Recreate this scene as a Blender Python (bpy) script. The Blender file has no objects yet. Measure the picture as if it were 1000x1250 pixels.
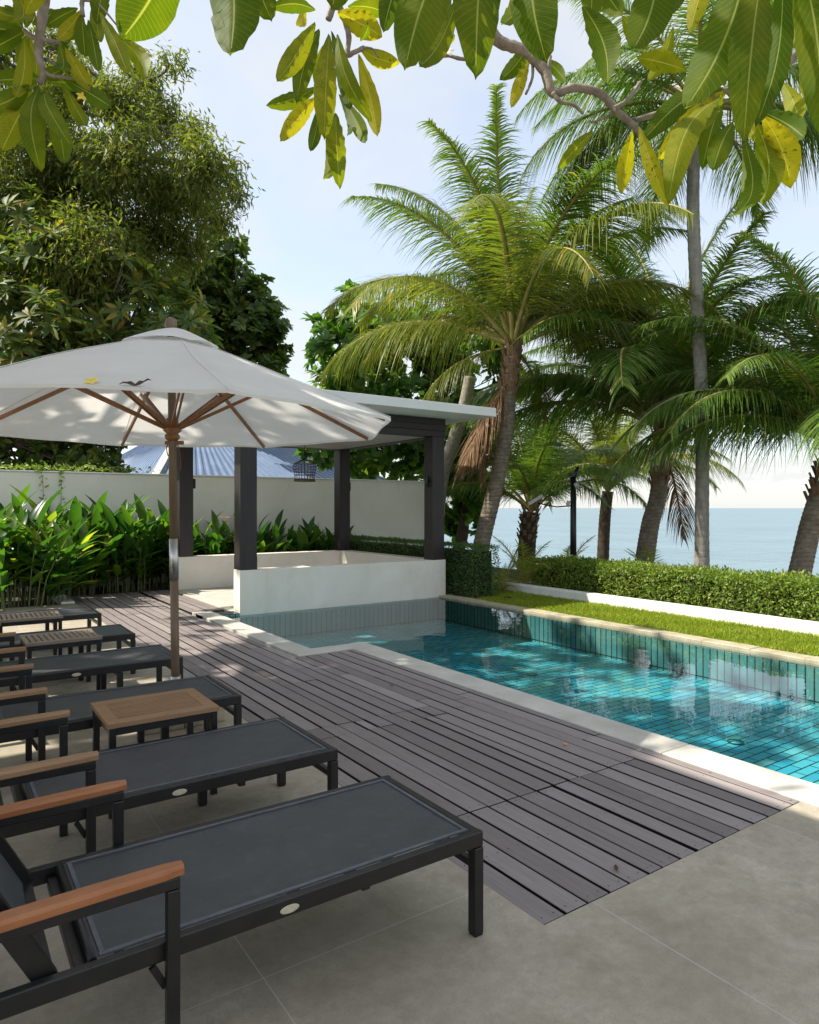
import bpy, math, random
import numpy as np
from mathutils import Vector, Matrix
R = math.radians
random.seed(7); rng = np.random.default_rng(7)
SC = bpy.context.scene; COL = SC.collection

# ------------------------------------------------------------------ camera
CH = 1.5; F = 840.0; YAW = R(34.5); SA, CA = math.sin(YAW), math.cos(YAW)
cam = bpy.data.cameras.new('camera'); co = bpy.data.objects.new('camera', cam); COL.objects.link(co)
co.location = (0, 0, CH); co.rotation_euler = (R(90), 0, -YAW)
cam.sensor_width = 36; cam.sensor_fit = 'AUTO'; cam.lens = F/1250*36; cam.shift_y = -0.004
cam.clip_start = 0.05; cam.clip_end = 20000; SC.camera = co
def P(px, py, D):
    """a point of the place seen from the terrace at depth D"""
    lat = (px-500)/F*D
    return Vector((D*SA+lat*CA, D*CA-lat*SA, CH-(py-620)/F*D))
def XY(px, D, z=0):
    v = P(px, 620, D); return Vector((v.x, v.y, z))

# ------------------------------------------------------------------ light
AZ = Vector((-0.86, 0.50)).normalized(); EL = R(50)
sdir = Vector((AZ.x*math.cos(EL), AZ.y*math.cos(EL), math.sin(EL)))
sl = bpy.data.lights.new('sun', 'SUN'); sl.energy = 2.9; sl.angle = R(0.55); sl.color = (1, .92, .79)
so = bpy.data.objects.new('sun', sl); COL.objects.link(so)
so.rotation_euler = sdir.to_track_quat('Z', 'Y').to_euler(); so.location = (-10, 6, 15)
W = bpy.data.worlds.new('World'); SC.world = W; W.use_nodes = True
nt = W.node_tree; nt.nodes.clear()
def N(nt, t, **kw):
    n = nt.nodes.new(t)
    for k, v in kw.items(): setattr(n, k, v)
    return n
out = N(nt, 'ShaderNodeOutputWorld'); bg = N(nt, 'ShaderNodeBackground')
sky = N(nt, 'ShaderNodeTexSky', sky_type='NISHITA'); sky.sun_disc = False
sky.sun_elevation = EL; sky.sun_rotation = math.atan2(AZ.x, AZ.y) % (2*math.pi)
sky.air_density = 1.0; sky.dust_density = 0.7; sky.ozone_density = 1.0; sky.altitude = 0
tc = N(nt, 'ShaderNodeTexCoord')
sep = N(nt, 'ShaderNodeSeparateXYZ'); nt.links.new(tc.outputs['Generated'], sep.inputs[0])
mz = N(nt, 'ShaderNodeMath', operation='ADD'); mz.inputs[1].default_value = .22; nt.links.new(sep.outputs['Z'], mz.inputs[0])
mx = N(nt, 'ShaderNodeMath', operation='DIVIDE'); my = N(nt, 'ShaderNodeMath', operation='DIVIDE')
nt.links.new(sep.outputs['X'], mx.inputs[0]); nt.links.new(mz.outputs[0], mx.inputs[1])
nt.links.new(sep.outputs['Y'], my.inputs[0]); nt.links.new(mz.outputs[0], my.inputs[1])
cmb = N(nt, 'ShaderNodeCombineXYZ'); nt.links.new(mx.outputs[0], cmb.inputs[0]); nt.links.new(my.outputs[0], cmb.inputs[1])
cn = N(nt, 'ShaderNodeTexNoise'); cn.inputs['Scale'].default_value = 1.1; cn.inputs['Detail'].default_value = 7
cn.inputs['Roughness'].default_value = .55; cn.inputs['Distortion'].default_value = .5
nt.links.new(cmb.outputs[0], cn.inputs['Vector'])
cr = N(nt, 'ShaderNodeValToRGB'); cr.color_ramp.elements[0].position = .38; cr.color_ramp.elements[1].position = .60
cr.color_ramp.elements[0].color = (.50,)*3+(1,); cr.color_ramp.elements[1].color = (.98,)*3+(1,)
nt.links.new(cn.outputs['Fac'], cr.inputs[0])
cm = N(nt, 'ShaderNodeMix', data_type='RGBA'); cm.inputs['B'].default_value = (2.80, 2.84, 2.80, 1)
hz = N(nt, 'ShaderNodeMapRange'); hz.inputs['From Min'].default_value = 0; hz.inputs['From Max'].default_value = .30; hz.inputs['To Min'].default_value = .92; hz.inputs['To Max'].default_value = 0
nt.links.new(sep.outputs['Z'], hz.inputs['Value']); mxx = N(nt, 'ShaderNodeMath', operation='MAXIMUM'); nt.links.new(hz.outputs[0], mxx.inputs[0]); nt.links.new(cr.outputs[0], mxx.inputs[1])
nt.links.new(mxx.outputs[0], cm.inputs['Factor']); nt.links.new(sky.outputs[0], cm.inputs['A'])
nt.links.new(cm.outputs['Result'], bg.inputs[0]); bg.inputs[1].default_value = .118
nt.links.new(bg.outputs[0], out.inputs[0])
SC.view_settings.view_transform = 'Standard'; SC.view_settings.look = 'None'
SC.view_settings.exposure = 1.46; SC.view_settings.gamma = 1
cy = SC.cycles; cy.max_bounces = 8; cy.diffuse_bounces = 3; cy.glossy_bounces = 3
cy.transparent_max_bounces = 12; cy.transmission_bounces = 5
cy.caustics_reflective = False; cy.caustics_refractive = False; cy.use_denoising = True

# ------------------------------------------------------------------ materials
class Mat:
    def __init__(s, name, rough=.6, spec=.5, metal=0):
        s.m = bpy.data.materials.new(name); s.m.use_nodes = True; s.nt = s.m.node_tree
        s.nt.nodes.clear(); s.out = s.n('ShaderNodeOutputMaterial'); s.b = s.n('ShaderNodeBsdfPrincipled')
        s.b.inputs['Roughness'].default_value = rough; s.b.inputs['Specular IOR Level'].default_value = spec
        s.b.inputs['Metallic'].default_value = metal; s.l(s.b.outputs[0], s.out.inputs[0])
    def n(s, t, **kw): return N(s.nt, t, **kw)
    def l(s, a, b): s.nt.links.new(a, b)
    def coord(s, kind='Object', scale=(1, 1, 1)):
        t = s.n('ShaderNodeTexCoord'); m = s.n('ShaderNodeMapping'); m.inputs['Scale'].default_value = scale
        s.l(t.outputs[kind], m.inputs[0]); return m.outputs[0]
    def noise(s, vec, scale, detail=4, rough=.6, dist=0):
        n = s.n('ShaderNodeTexNoise'); n.inputs['Scale'].default_value = scale; n.inputs['Detail'].default_value = detail
        n.inputs['Roughness'].default_value = rough; n.inputs['Distortion'].default_value = dist
        s.l(vec, n.inputs['Vector']); return n.outputs['Fac']
    def ramp(s, fac, stops, interp='LINEAR'):
        r = s.n('ShaderNodeValToRGB'); e = r.color_ramp.elements; r.color_ramp.interpolation = interp
        while len(e) < len(stops): e.new(.5)
        for i, (p, c) in enumerate(stops):
            e[i].position = p; e[i].color = (c,)*3+(1,) if isinstance(c, (int, float)) else tuple(c)+(1,)
        s.l(fac, r.inputs[0]); return r.outputs[0]
    def mix(s, fac, a, b, mode='MIX'):
        m = s.n('ShaderNodeMix', data_type='RGBA', blend_type=mode)
        for i, v in (('Factor', fac), ('A', a), ('B', b)):
            if isinstance(v, (int, float)): m.inputs[i].default_value = v if i == 'Factor' else (v, v, v, 1)
            elif isinstance(v, tuple): m.inputs[i].default_value = v+(1,)
            else: s.l(v, m.inputs[i])
        return m.outputs['Result']
    def math(s, op, a, b=0, c=0):
        m = s.n('ShaderNodeMath', operation=op)
        for i, v in enumerate((a, b, c)):
            if isinstance(v, (int, float)): m.inputs[i].default_value = v
            else: s.l(v, m.inputs[i])
        return m.outputs[0]
    def color(s, c):
        if isinstance(c, tuple): s.b.inputs['Base Color'].default_value = c+(1,)
        else: s.l(c, s.b.inputs['Base Color'])
    def bump(s, h, strength=.3, dist=.01):
        b = s.n('ShaderNodeBump'); b.inputs['Strength'].default_value = strength; b.inputs['Distance'].default_value = dist
        s.l(h, b.inputs['Height']); s.l(b.outputs[0], s.b.inputs['Normal']); return b
    def translucent(s, col, fac):
        t = s.n('ShaderNodeBsdfTranslucent'); m = s.n('ShaderNodeMixShader'); m.inputs[0].default_value = fac
        if isinstance(col, tuple): t.inputs[0].default_value = col+(1,)
        else: s.l(col, t.inputs[0])
        s.l(s.b.outputs[0], m.inputs[1]); s.l(t.outputs[0], m.inputs[2]); s.l(m.outputs[0], s.out.inputs[0])
def attr(M, name='rnd'):
    a = M.n('ShaderNodeAttribute'); a.attribute_name = name; return a.outputs['Fac']
def simple(name, c1, c2, scale=8, rough=.6, bump=0, spec=.5, metal=0, detail=5, bs=None):
    M = Mat(name, rough, spec, metal); v = M.coord(); f = M.noise(v, scale, detail)
    M.color(M.ramp(f, [(.3, c1), (.7, c2)]))
    if bump: M.bump(M.noise(v, bs or scale*6, 4), bump, .004)
    return M.m
def leafmat(name, stops, trans=.4, rough=.42, tcol=1.35, spec=.4, g=1.3):
    stops = [(p, (min(.6, c[0]*g*1.08), min(.6, c[1]*g), c[2]*g)) for p, c in stops]
    M = Mat(name, rough, spec); a = attr(M); c = M.ramp(a, stops)
    v = M.coord(); c = M.mix(M.math('MULTIPLY', M.noise(v, 3.0, 2), .35), c, tuple(x*.55 for x in stops[0][1]))
    M.color(c)
    t = M.mix(1.0, c, (tcol*1.3, tcol*1.45, tcol*.55), 'MULTIPLY')
    M.translucent(t, trans); return M.m

mt = {}
# concrete paving with thin joints
M = Mat('paving', .62, .35); v = M.coord()
big = M.noise(v, .9, 6, .62, .3); fine = M.noise(v, 170, 2, .8); mid = M.noise(v, 3.2, 9, .78, .3)
c = M.ramp(big, [(.3, (.36, .315, .24)), (.7, (.53, .475, .38))])
c = M.mix(M.ramp(fine, [(.40, .0), (.75, .35)]), c, (.52, .48, .41))
c = M.mix(M.ramp(fine, [(.22, .8), (.42, 0)]), c, (.12, .105, .085))
c = M.mix(M.ramp(mid, [(.46, 0), (.66, .50)]), c, (.22, .19, .14))
stn = M.noise(v, 1.7, 9, .75, 1.2)
c = M.mix(M.ramp(M.noise(v, 1.4, 6, .7, .8), [(.45, 0), (.65, .5)]), c, (.26, .235, .165))
c = M.mix(M.ramp(stn, [(.60, 0), (.68, .45)]), c, (.15, .135, .10))
sp = M.n('ShaderNodeSeparateXYZ'); M.l(v, sp.inputs[0])
def joint(M, s, size, off):
    a = M.math('FRACT', M.math('DIVIDE', M.math('SUBTRACT', s, off-50*size), size))
    return M.math('LESS_THAN', a, .0045/size)
c = M.mix(M.math('MULTIPLY', M.ramp(M.noise(v, 22, 6, .8), [(.40, 0), (.62, 1)]), .30), c, (.20, .18, .14))
c = M.mix(M.ramp(M.noise(v, .55, 8, .7, .5), [(.48, 0), (.60, .5)]), c, (.24, .215, .15))
j = M.math('MAXIMUM', joint(M, sp.outputs[0], 1.2, .857), joint(M, sp.outputs[1], 1.2, 2.07))
c = M.mix(M.math('MULTIPLY', j, .75), c, (.50, .48, .43)); M.color(c)
M.bump(M.math('ADD', fine, M.math('MULTIPLY', mid, .6)), .12, .002)
M.l(M.ramp(mid, [(.3, .48), (.7, .75)]), M.b.inputs['Roughness']); mt['paving'] = M.m
# deck boards
M = Mat('deck_board', .55, .4); v = M.coord(scale=(1, .06, 1)); a = attr(M)
g = M.noise(v, 60, 6, .7); w = M.noise(M.coord(), 2.6, 7, .7, .6)
c = M.ramp(a, [(0, (.20, .168, .165)), (.5, (.26, .224, .22)), (1, (.36, .318, .305))])
c = M.mix(M.ramp(g, [(.35, .28), (.6, 0)]), c, (.06, .05, .05))
c = M.mix(M.ramp(w, [(.55, 0), (.72, .45)]), c, (.27, .25, .25))
c = M.mix(M.ramp(M.noise(M.coord(), 9, 8, .8, 1.), [(.66, 0), (.72, .4)]), c, (.36, .34, .33))
M.color(c); M.bump(g, .25, .002); M.l(M.ramp(w, [(.3, .42), (.7, .7)]), M.b.inputs['Roughness']); mt['deck'] = M.m
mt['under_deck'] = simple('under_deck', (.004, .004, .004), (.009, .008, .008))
# coping stone
M = Mat('coping_stone', .6, .4); v = M.coord()
c = M.ramp(M.noise(v, 2.2, 7, .65, .3), [(.3, (.42, .40, .35)), (.7, (.62, .60, .55))])
c = M.mix(M.ramp(M.noise(v, 9, 8, .75, .5), [(.58, 0), (.7, .35)]), c, (.30, .27, .22)); M.color(c)
M.bump(M.noise(v, 70, 4), .15, .003); mt['coping'] = M.m
M = Mat('yellow_coping_stone', .6, .4); v = M.coord()
c = M.ramp(M.noise(v, 5, 7, .65, .3), [(.3, (.30, .26, .17)), (.7, (.50, .45, .33))]); M.color(c)
M.bump(M.noise(v, 60, 4), .25, .004); mt['coping2'] = M.m
# render walls
def plaster(name, a, b, st):
    M = Mat(name, .8, .25); v = M.coord()
    c = M.ramp(M.noise(v, 1.3, 8, .65, .4), [(.3, a), (.7, b)])
    c = M.mix(M.ramp(M.noise(M.coord(scale=(1, 1, .25)), 4, 9, .75, .8), [(.55, 0), (.75, .28)]), c, st)
    c = M.mix(M.ramp(M.noise(v, 16, 8, .8), [(.60, 0), (.72, .22)]), c, st)
    M.color(c); M.bump(M.noise(v, 28, 6), .22, .005); return M.m
mt['wall'] = plaster('painted_wall', (.80, .78, .70), (.88, .86, .79), (.48, .48, .42))
mt['pav_wall'] = plaster('plaster', (.70, .65, .57), (.82, .78, .71), (.44, .39, .32))
mt['kerb'] = plaster('kerb_paint', (.66, .66, .62), (.78, .78, .74), (.35, .34, .29))
mt['roof_white'] = plaster('roof_paint', (.70, .70, .69), (.78, .78, .77), (.5, .49, .46))
M = Mat('soffit_board', .6, .3); v = M.coord()
sp = M.n('ShaderNodeSeparateXYZ'); M.l(v, sp.inputs[0])
st = M.math('LESS_THAN', M.math('FRACT', M.math('DIVIDE', M.math('ADD', sp.outputs[1], 50), .14)), .07)
c = M.ramp(M.noise(M.coord(scale=(.25, 3, 1)), 5, 6), [(.3, (.33, .32, .31)), (.7, (.48, .47, .46))])
M.color(M.mix(M.math('MULTIPLY', st, .6), c, (.12, .11, .11))); mt['soffit'] = M.m
M = Mat('dark_post', .5, .4); v = M.coord(scale=(1, 1, .08)); g = M.noise(v, 30, 6, .7)
c = M.ramp(g, [(.3, (.018, .013, .014)), (.7, (.038, .029, .029))]); M.color(c); M.bump(g, .3, .003); mt['post'] = M.m
mt['black_metal'] = simple('black_metal', (.006, .006, .007), (.014, .013, .013), 14, .38, .1, .5)
mt['steel'] = simple('steel', (.45, .45, .44), (.6, .6, .6), 20, .35, 0, .5, 1)
# sling fabric
M = Mat('sling_fabric', .5, .45); v = M.coord()
sp = M.n('ShaderNodeSeparateXYZ'); M.l(v, sp.inputs[0])
wx = M.math('SINE', M.math('MULTIPLY', sp.outputs[0], 1000)); wy = M.math('SINE', M.math('MULTIPLY', sp.outputs[1], 1000))
wv = M.math('MULTIPLY', wx, wy)
c = M.ramp(M.noise(v, 3.5, 6, .7, .5), [(.3, (.038, .042, .047)), (.7, (.060, .065, .070))])
c = M.mix(M.ramp(M.noise(v, 14, 7, .8), [(.52, 0), (.75, .45)]), c, (.12, .125, .13))
c = M.mix(M.ramp(wv, [(.25, 0), (.8, .35)]), c, (.16, .165, .17)); M.color(c); M.bump(wv, .3, .001); mt['sling'] = M.m
mt['piping'] = simple('piping', (.075, .085, .10), (.12, .13, .15), 20, .45)
def wood(name, a, b, c3, rough, ax=(.06, 1, 1)):
    M = Mat(name, rough, .45); v = M.coord(scale=ax); g = M.noise(v, 55, 6, .7, .3)
    c = M.ramp(g, [(.3, a), (.7, b)]); c = M.mix(M.ramp(M.noise(M.coord(), 6, 5), [(.5, 0), (.75, .5)]), c, c3)
    M.color(c); M.bump(g, .25, .002); return M.m
mt['teak_red'] = wood('oiled_teak', (.26, .095, .035), (.38, .15, .06), (.42, .19, .09), .26)
mt['teak'] = wood('teak', (.24, .135, .065), (.36, .21, .11), (.30, .20, .13), .5)
mt['teak_grey'] = wood('weathered_teak', (.21, .155, .115), (.32, .25, .19), (.30, .26, .22), .6)
mt['rib_wood'] = wood('rib_wood', (.20, .085, .03), (.33, .15, .055), (.36, .19, .08), .4, (1, 1, .1))
mt['pole_wood'] = wood('pole_wood', (.13, .085, .05), (.21, .145, .09), (.24, .18, .13), .5, (1, 1, .06))
M = Mat('canopy_fabric', .75, .2); v = M.coord(); f = M.noise(v, 2.2, 6, .6, .4)
c = M.ramp(f, [(.3, (.80, .785, .75)), (.7, (.88, .87, .84))])
c = M.mix(M.ramp(M.noise(v, 6, 9, .8, .7), [(.60, 0), (.75, .25)]), c, (.40, .37, .31))
M.color(c); M.bump(M.noise(v, 5, 5, .5), .25, .02); M.translucent(c, .36); mt['canopy'] = M.m
M = Mat('stone_block', .8, .3); v = M.coord()
M.color(M.ramp(M.noise(v, 12, 8, .7), [(.3, (.30, .24, .16)), (.7, (.50, .43, .32))])); M.bump(M.noise(v, 40, 6), .5, .01); mt['block'] = M.m
# pool tiles
def tiles(name, perm, bw, rh, off, stops, mort=.075):
    M = Mat(name, .25, .5); v = M.coord(); sp = M.n('ShaderNodeSeparateXYZ'); M.l(v, sp.inputs[0])
    cb = M.n('ShaderNodeCombineXYZ'); M.l(sp.outputs[perm[0]], cb.inputs[0]); M.l(sp.outputs[perm[1]], cb.inputs[1])
    b = M.n('ShaderNodeTexBrick'); b.offset = off; b.offset_frequency = 2; b.squash = 1
    b.inputs['Scale'].default_value = 1; b.inputs['Brick Width'].default_value = bw; b.inputs['Row Height'].default_value = rh
    b.inputs['Mortar Size'].default_value = mort*.1; b.inputs['Mortar Smooth'].default_value = 0; b.inputs['Bias'].default_value = 0
    b.inputs['Color1'].default_value = (0, 0, 0, 1); b.inputs['Color2'].default_value = (1, 1, 1, 1); b.inputs['Mortar'].default_value = (.5, .5, .5, 1)
    M.l(cb.outputs[0], b.inputs['Vector'])
    c = M.ramp(b.outputs['Color'], stops)
    c = M.mix(M.ramp(M.noise(v, 1.1, 5, .6, .6), [(.45, 0), (.7, .45)]), c, (.10, .30, .24))
    c = M.mix(M.math('MULTIPLY', M.noise(v, 18, 3), .3), c, (.02, .16, .20))
    c = M.mix(b.outputs['Fac'], c, (.012, .035, .035)); M.color(c); return M.m
TS = [(0, (.05, .44, .60)), (.35, (.08, .56, .70)), (.7, (.14, .62, .72)), (.9, (.26, .68, .70)), (1, (.12, .44, .40))]
mt['tile_floor'] = tiles('pool_floor_tile', (0, 1), .22, .088, .5, TS, .06)
TW = [(0, (.10, .30, .33)), (.5, (.16, .38, .39)), (1, (.26, .44, .40))]
mt['tile_wall_x'] = tiles('pool_wall_tile', (1, 2), .085, .40, 0, TW, .075)
mt['tile_wall_y'] = tiles('pool_end_tile', (0, 2), .085, .40, 0, TW, .075)
# water of the pool
M = Mat('pool_water'); M.nt.nodes.remove(M.b)
tr = M.n('ShaderNodeBsdfTransparent'); tr.inputs[0].default_value = (.86, .98, 1.0, 1)
gl = M.n('ShaderNodeBsdfGlossy'); gl.inputs['Roughness'].default_value = 0.0
fr = M.n('ShaderNodeFresnel'); fr.inputs[0].default_value = 1.43
v = M.coord(); bp = M.n('ShaderNodeBump'); bp.inputs['Strength'].default_value = .16; bp.inputs['Distance'].default_value = .02
h = M.math('ADD', M.noise(v, 2.2, 2, .5), M.math('MULTIPLY', M.noise(v, 9, 2, .5, .6), .10)); M.l(h, bp.inputs['Height'])
M.l(bp.outputs[0], gl.inputs['Normal']); M.l(bp.outputs[0], fr.inputs['Normal'])
ms = M.n('ShaderNodeMixShader'); M.l(fr.outputs[0], ms.inputs[0]); M.l(tr.outputs[0], ms.inputs[1]); M.l(gl.outputs[0], ms.inputs[2])
M.l(ms.outputs[0], M.out.inputs[0]); mt['pool_water'] = M.m
# sea
M = Mat('sea_water', .30, .4); v = M.coord(scale=(1, 1, 1))
tcn = M.coord(scale=(.35, 1.0, 1)); h = M.math('ADD', M.noise(tcn, .55, 6, .62, .4), M.math('MULTIPLY', M.noise(M.coord(scale=(1, .4, 1)), .12, 6, .7), 3.0))
M.color(M.ramp(M.noise(M.coord(scale=(.9, .35, 1)), .12, 9, .8), [(.3, (.075, .15, .19)), (.7, (.16, .245, .285))]))
M.bump(h, .55, .5); mt['sea'] = M.m
mt['soil'] = simple('soil', (.045, .032, .02), (.10, .075, .05), 6, .9, .5)
mt['sand'] = simple('sand', (.30, .26, .19), (.42, .37, .28), 4, .9, .3)
M = Mat('lawn_base', .9, .1); v = M.coord(); M.color(M.ramp(M.noise(v, 30, 5), [(.3, (.05, .075, .012)), (.7, (.12, .16, .03))])); mt['lawn'] = M.m
mt['grass'] = leafmat('grass_blade', [(0, (.13, .20, .02)), (.6, (.25, .32, .03)), (1, (.40, .40, .08))], .42, .5, 1.1, .2)
mt['bark_palm'] = None
M = Mat('palm_bark', .85, .2); v = M.coord(); sp = M.n('ShaderNodeSeparateXYZ'); M.l(v, sp.inputs[0])
zz = M.math('ADD', sp.outputs[2], M.math('MULTIPLY', M.noise(v, 2.5, 3), .16))
rg = M.math('ABSOLUTE', M.math('SINE', M.math('MULTIPLY', zz, 38)))
c = M.ramp(M.noise(v, 7, 8, .75), [(.3, (.12, .095, .07)), (.7, (.33, .28, .22))])
c = M.mix(M.ramp(rg, [(0, .75), (.22, 0)]), c, (.07, .05, .035)); M.color(c)
M.bump(M.math('ADD', rg, M.noise(v, 25, 5)), .6, .015); mt['bark_palm'] = M.m
M = Mat('grey_palm_bark', .85, .2); v = M.coord(); sp = M.n('ShaderNodeSeparateXYZ'); M.l(v, sp.inputs[0])
rg = M.math('ABSOLUTE', M.math('SINE', M.math('MULTIPLY', M.math('ADD', sp.outputs[2], M.math('MULTIPLY', M.noise(v, 2, 3), .2)), 24)))
c = M.ramp(M.noise(M.coord(scale=(1, 1, .4)), 8, 9, .8), [(.3, (.17, .155, .135)), (.7, (.40, .38, .34))])
c = M.mix(M.ramp(rg, [(0, .5), (.12, 0)]), c, (.10, .085, .07)); M.color(c)
M.bump(M.math('ADD', rg, M.noise(v, 25, 5)), .45, .01); mt['bark_grey_palm'] = M.m
mt['bark'] = simple('bark', (.07, .055, .04), (.20, .17, .135), 9, .85, .6, .2)
mt['bark_dark'] = simple('dark_bark', (.035, .026, .02), (.09, .07, .05), 9, .85, .6, .2)
mt['bark_pale'] = simple('pale_bark', (.17, .15, .12), (.36, .33, .27), 14, .7, .5, .3)
mt['bark_frangi'] = simple('frangipani_bark', (.15, .12, .095), (.33, .28, .22), 30, .6, .5, .3, 0, 7, 120)
mt['fibre'] = simple('dead_fibre', (.13, .075, .045), (.30, .19, .12), 12, .9, .5, .1)
mt['palm_leaf'] = leafmat('palm_leaflet', [(0, (.045, .10, .024)), (.5, (.09, .165, .032)), (.85, (.15, .22, .04)), (1, (.30, .25, .05))], .33, .36)
mt['palm_leaf_warm'] = leafmat('olive_palm_leaflet', [(0, (.07, .11, .02)), (.5, (.13, .17, .028)), (.85, (.20, .21, .04)), (1, (.38, .27, .04))], .38, .36)
mt['palm_leaf_mid'] = leafmat('mid_palm_leaflet', [(0, (.045, .095, .02)), (.5, (.085, .145, .026)), (.85, (.14, .19, .035)), (1, (.30, .25, .05))], .36, .36)
mt['palm_leaf_young'] = leafmat('young_palm_leaflet', [(0, (.10, .17, .02)), (.5, (.20, .26, .03)), (1, (.42, .36, .05))], .42, .4)
mt['petiole'] = simple('palm_stalk', (.20, .20, .05), (.34, .27, .09), 5, .5)
mt['dead_leaf'] = leafmat('dead_palm_leaflet', [(0, (.11, .065, .035)), (1, (.27, .18, .10))], .15, .7, .8, .2)
mt['acacia'] = leafmat('acacia_leaf', [(0, (.045, .07, .018)), (.6, (.095, .12, .028)), (.93, (.17, .18, .04)), (1, (.28, .20, .03))], .45, .5, 1.5, .25)
mt['frangi_mid'] = leafmat('frangipani_leaf', [(0, (.045, .085, .03)), (.5, (.08, .13, .035)), (.85, (.16, .18, .03)), (1, (.34, .22, .03))], .42, .52, 1.5, .3)
mt['almond'] = leafmat('almond_leaf', [(0, (.03, .085, .018)), (.6, (.07, .16, .03)), (1, (.16, .26, .04))], .42, .42, 1.5)
mt['dark_tree'] = leafmat('dark_tree_leaf', [(0, (.035, .065, .018)), (.6, (.065, .115, .025)), (1, (.13, .17, .03))], .36, .4)
mt['hedge'] = leafmat('hedge_leaf', [(0, (.07, .13, .02)), (.6, (.13, .21, .03)), (1, (.26, .30, .05))], .32, .38)
mt['hedge_dark'] = leafmat('dark_hedge_leaf', [(0, (.03, .075, .018)), (.6, (.055, .12, .025)), (1, (.12, .19, .035))], .28, .42)
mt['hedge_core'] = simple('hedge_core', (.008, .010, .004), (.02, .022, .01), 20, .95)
mt['lily'] = leafmat('strap_leaf', [(0, (.022, .080, .014)), (.5, (.055, .14, .022)), (.8, (.15, .27, .03)), (1, (.40, .46, .04))], .45, .30, 1.35, .4, 1.0)
mt['stem'] = simple('leaf_stem', (.06, .10, .025), (.14, .13, .05), 8, .6)
mt['yellow'] = simple('yellow_petal', (.75, .50, .03), (.85, .68, .12), 8, .5)
mt['petal'] = simple('white_petal', (.8, .78, .66), (.85, .82, .75), 8, .5)
mt['orange'] = simple('orange_flower', (.75, .18, .02), (.85, .35, .05), 8, .5)
mt['brown_leaf'] = simple('brown_leaf', (.035, .022, .015), (.09, .055, .035), 30, .7)
mt['red_cord'] = simple('red_cord', (.20, .04, .03), (.30, .07, .05), 30, .8)
M = Mat('blue_roof', .38, .4, .0); v = M.coord()
M.color(M.ramp(M.noise(v, 1.2, 7, .7), [(.3, (.12, .18, .31)), (.7, (.20, .27, .40))])); mt['blue_roof'] = M.m
mt['ridge'] = simple('ridge_cap', (.50, .50, .50), (.62, .62, .60), 6, .6)
mt['plate'] = simple('plate', (.42, .38, .28), (.55, .50, .38), 60, .4)
mt['cage'] = simple('cage_wire', (.05, .035, .025), (.10, .075, .05), 20, .5)
mt['lamp_glass'] = simple('lamp_housing', (.45, .45, .43), (.55, .55, .52), 10, .4)
# big foreground leaf with veins
M = Mat('big_leaf', .5, .16); a = attr(M)
uvn = M.n('ShaderNodeUVMap'); sp = M.n('ShaderNodeSeparateXYZ'); M.l(uvn.outputs[0], sp.inputs[0])
u, w = sp.outputs[0], M.math('ABSOLUTE', M.math('SUBTRACT', sp.outputs[1], .5))
vein = M.math('ABSOLUTE', M.math('SUBTRACT', M.math('FRACT', M.math('SUBTRACT', M.math('MULTIPLY', u, 24), M.math('MULTIPLY', w, 4.5))), .5))
vm = M.ramp(vein, [(.42, 0), (.5, .30)]); mr = M.ramp(w, [(.010, .9), (.03, 0)])
vm = M.math('MAXIMUM', vm, mr)
base = M.ramp(a, [(0, (.05, .095, .007)), (.35, (.095, .145, .008)), (.6, (.17, .20, .011)), (.85, (.40, .34, .02)), (1, (.52, .38, .03))])
v = M.coord(); tone = M.noise(v, 9, 4, .6, .5)
base = M.mix(M.math('MULTIPLY', M.ramp(tone, [(.45, 0), (.7, .6)]), a), base, (.46, .38, .03))
bm_ = M.mix(vm, base, M.mix(.5, base, (.62, .62, .28)))
spt = M.ramp(M.noise(v, 75, 4, .7), [(.60, 0), (.66, 1)]); sm = M.math('MULTIPLY', spt, M.ramp(a, [(.35, .0), (.75, .85)]))
tipb = M.math('MULTIPLY', M.ramp(M.math('ADD', u, M.math('MULTIPLY', M.noise(v, 20, 3), .3)), [(1.04, 0), (1.10, 1)]), M.ramp(a, [(.2, 0), (.5, .9)]))
bm_ = M.mix(M.math('MAXIMUM', sm, tipb), bm_, (.09, .04, .012))
M.color(bm_); M.bump(vm, .35, .002)
M.translucent(M.mix(1.0, bm_, (1.9, 1.9, .45), 'MULTIPLY'), .57); mt['big_leaf'] = M.m

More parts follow.
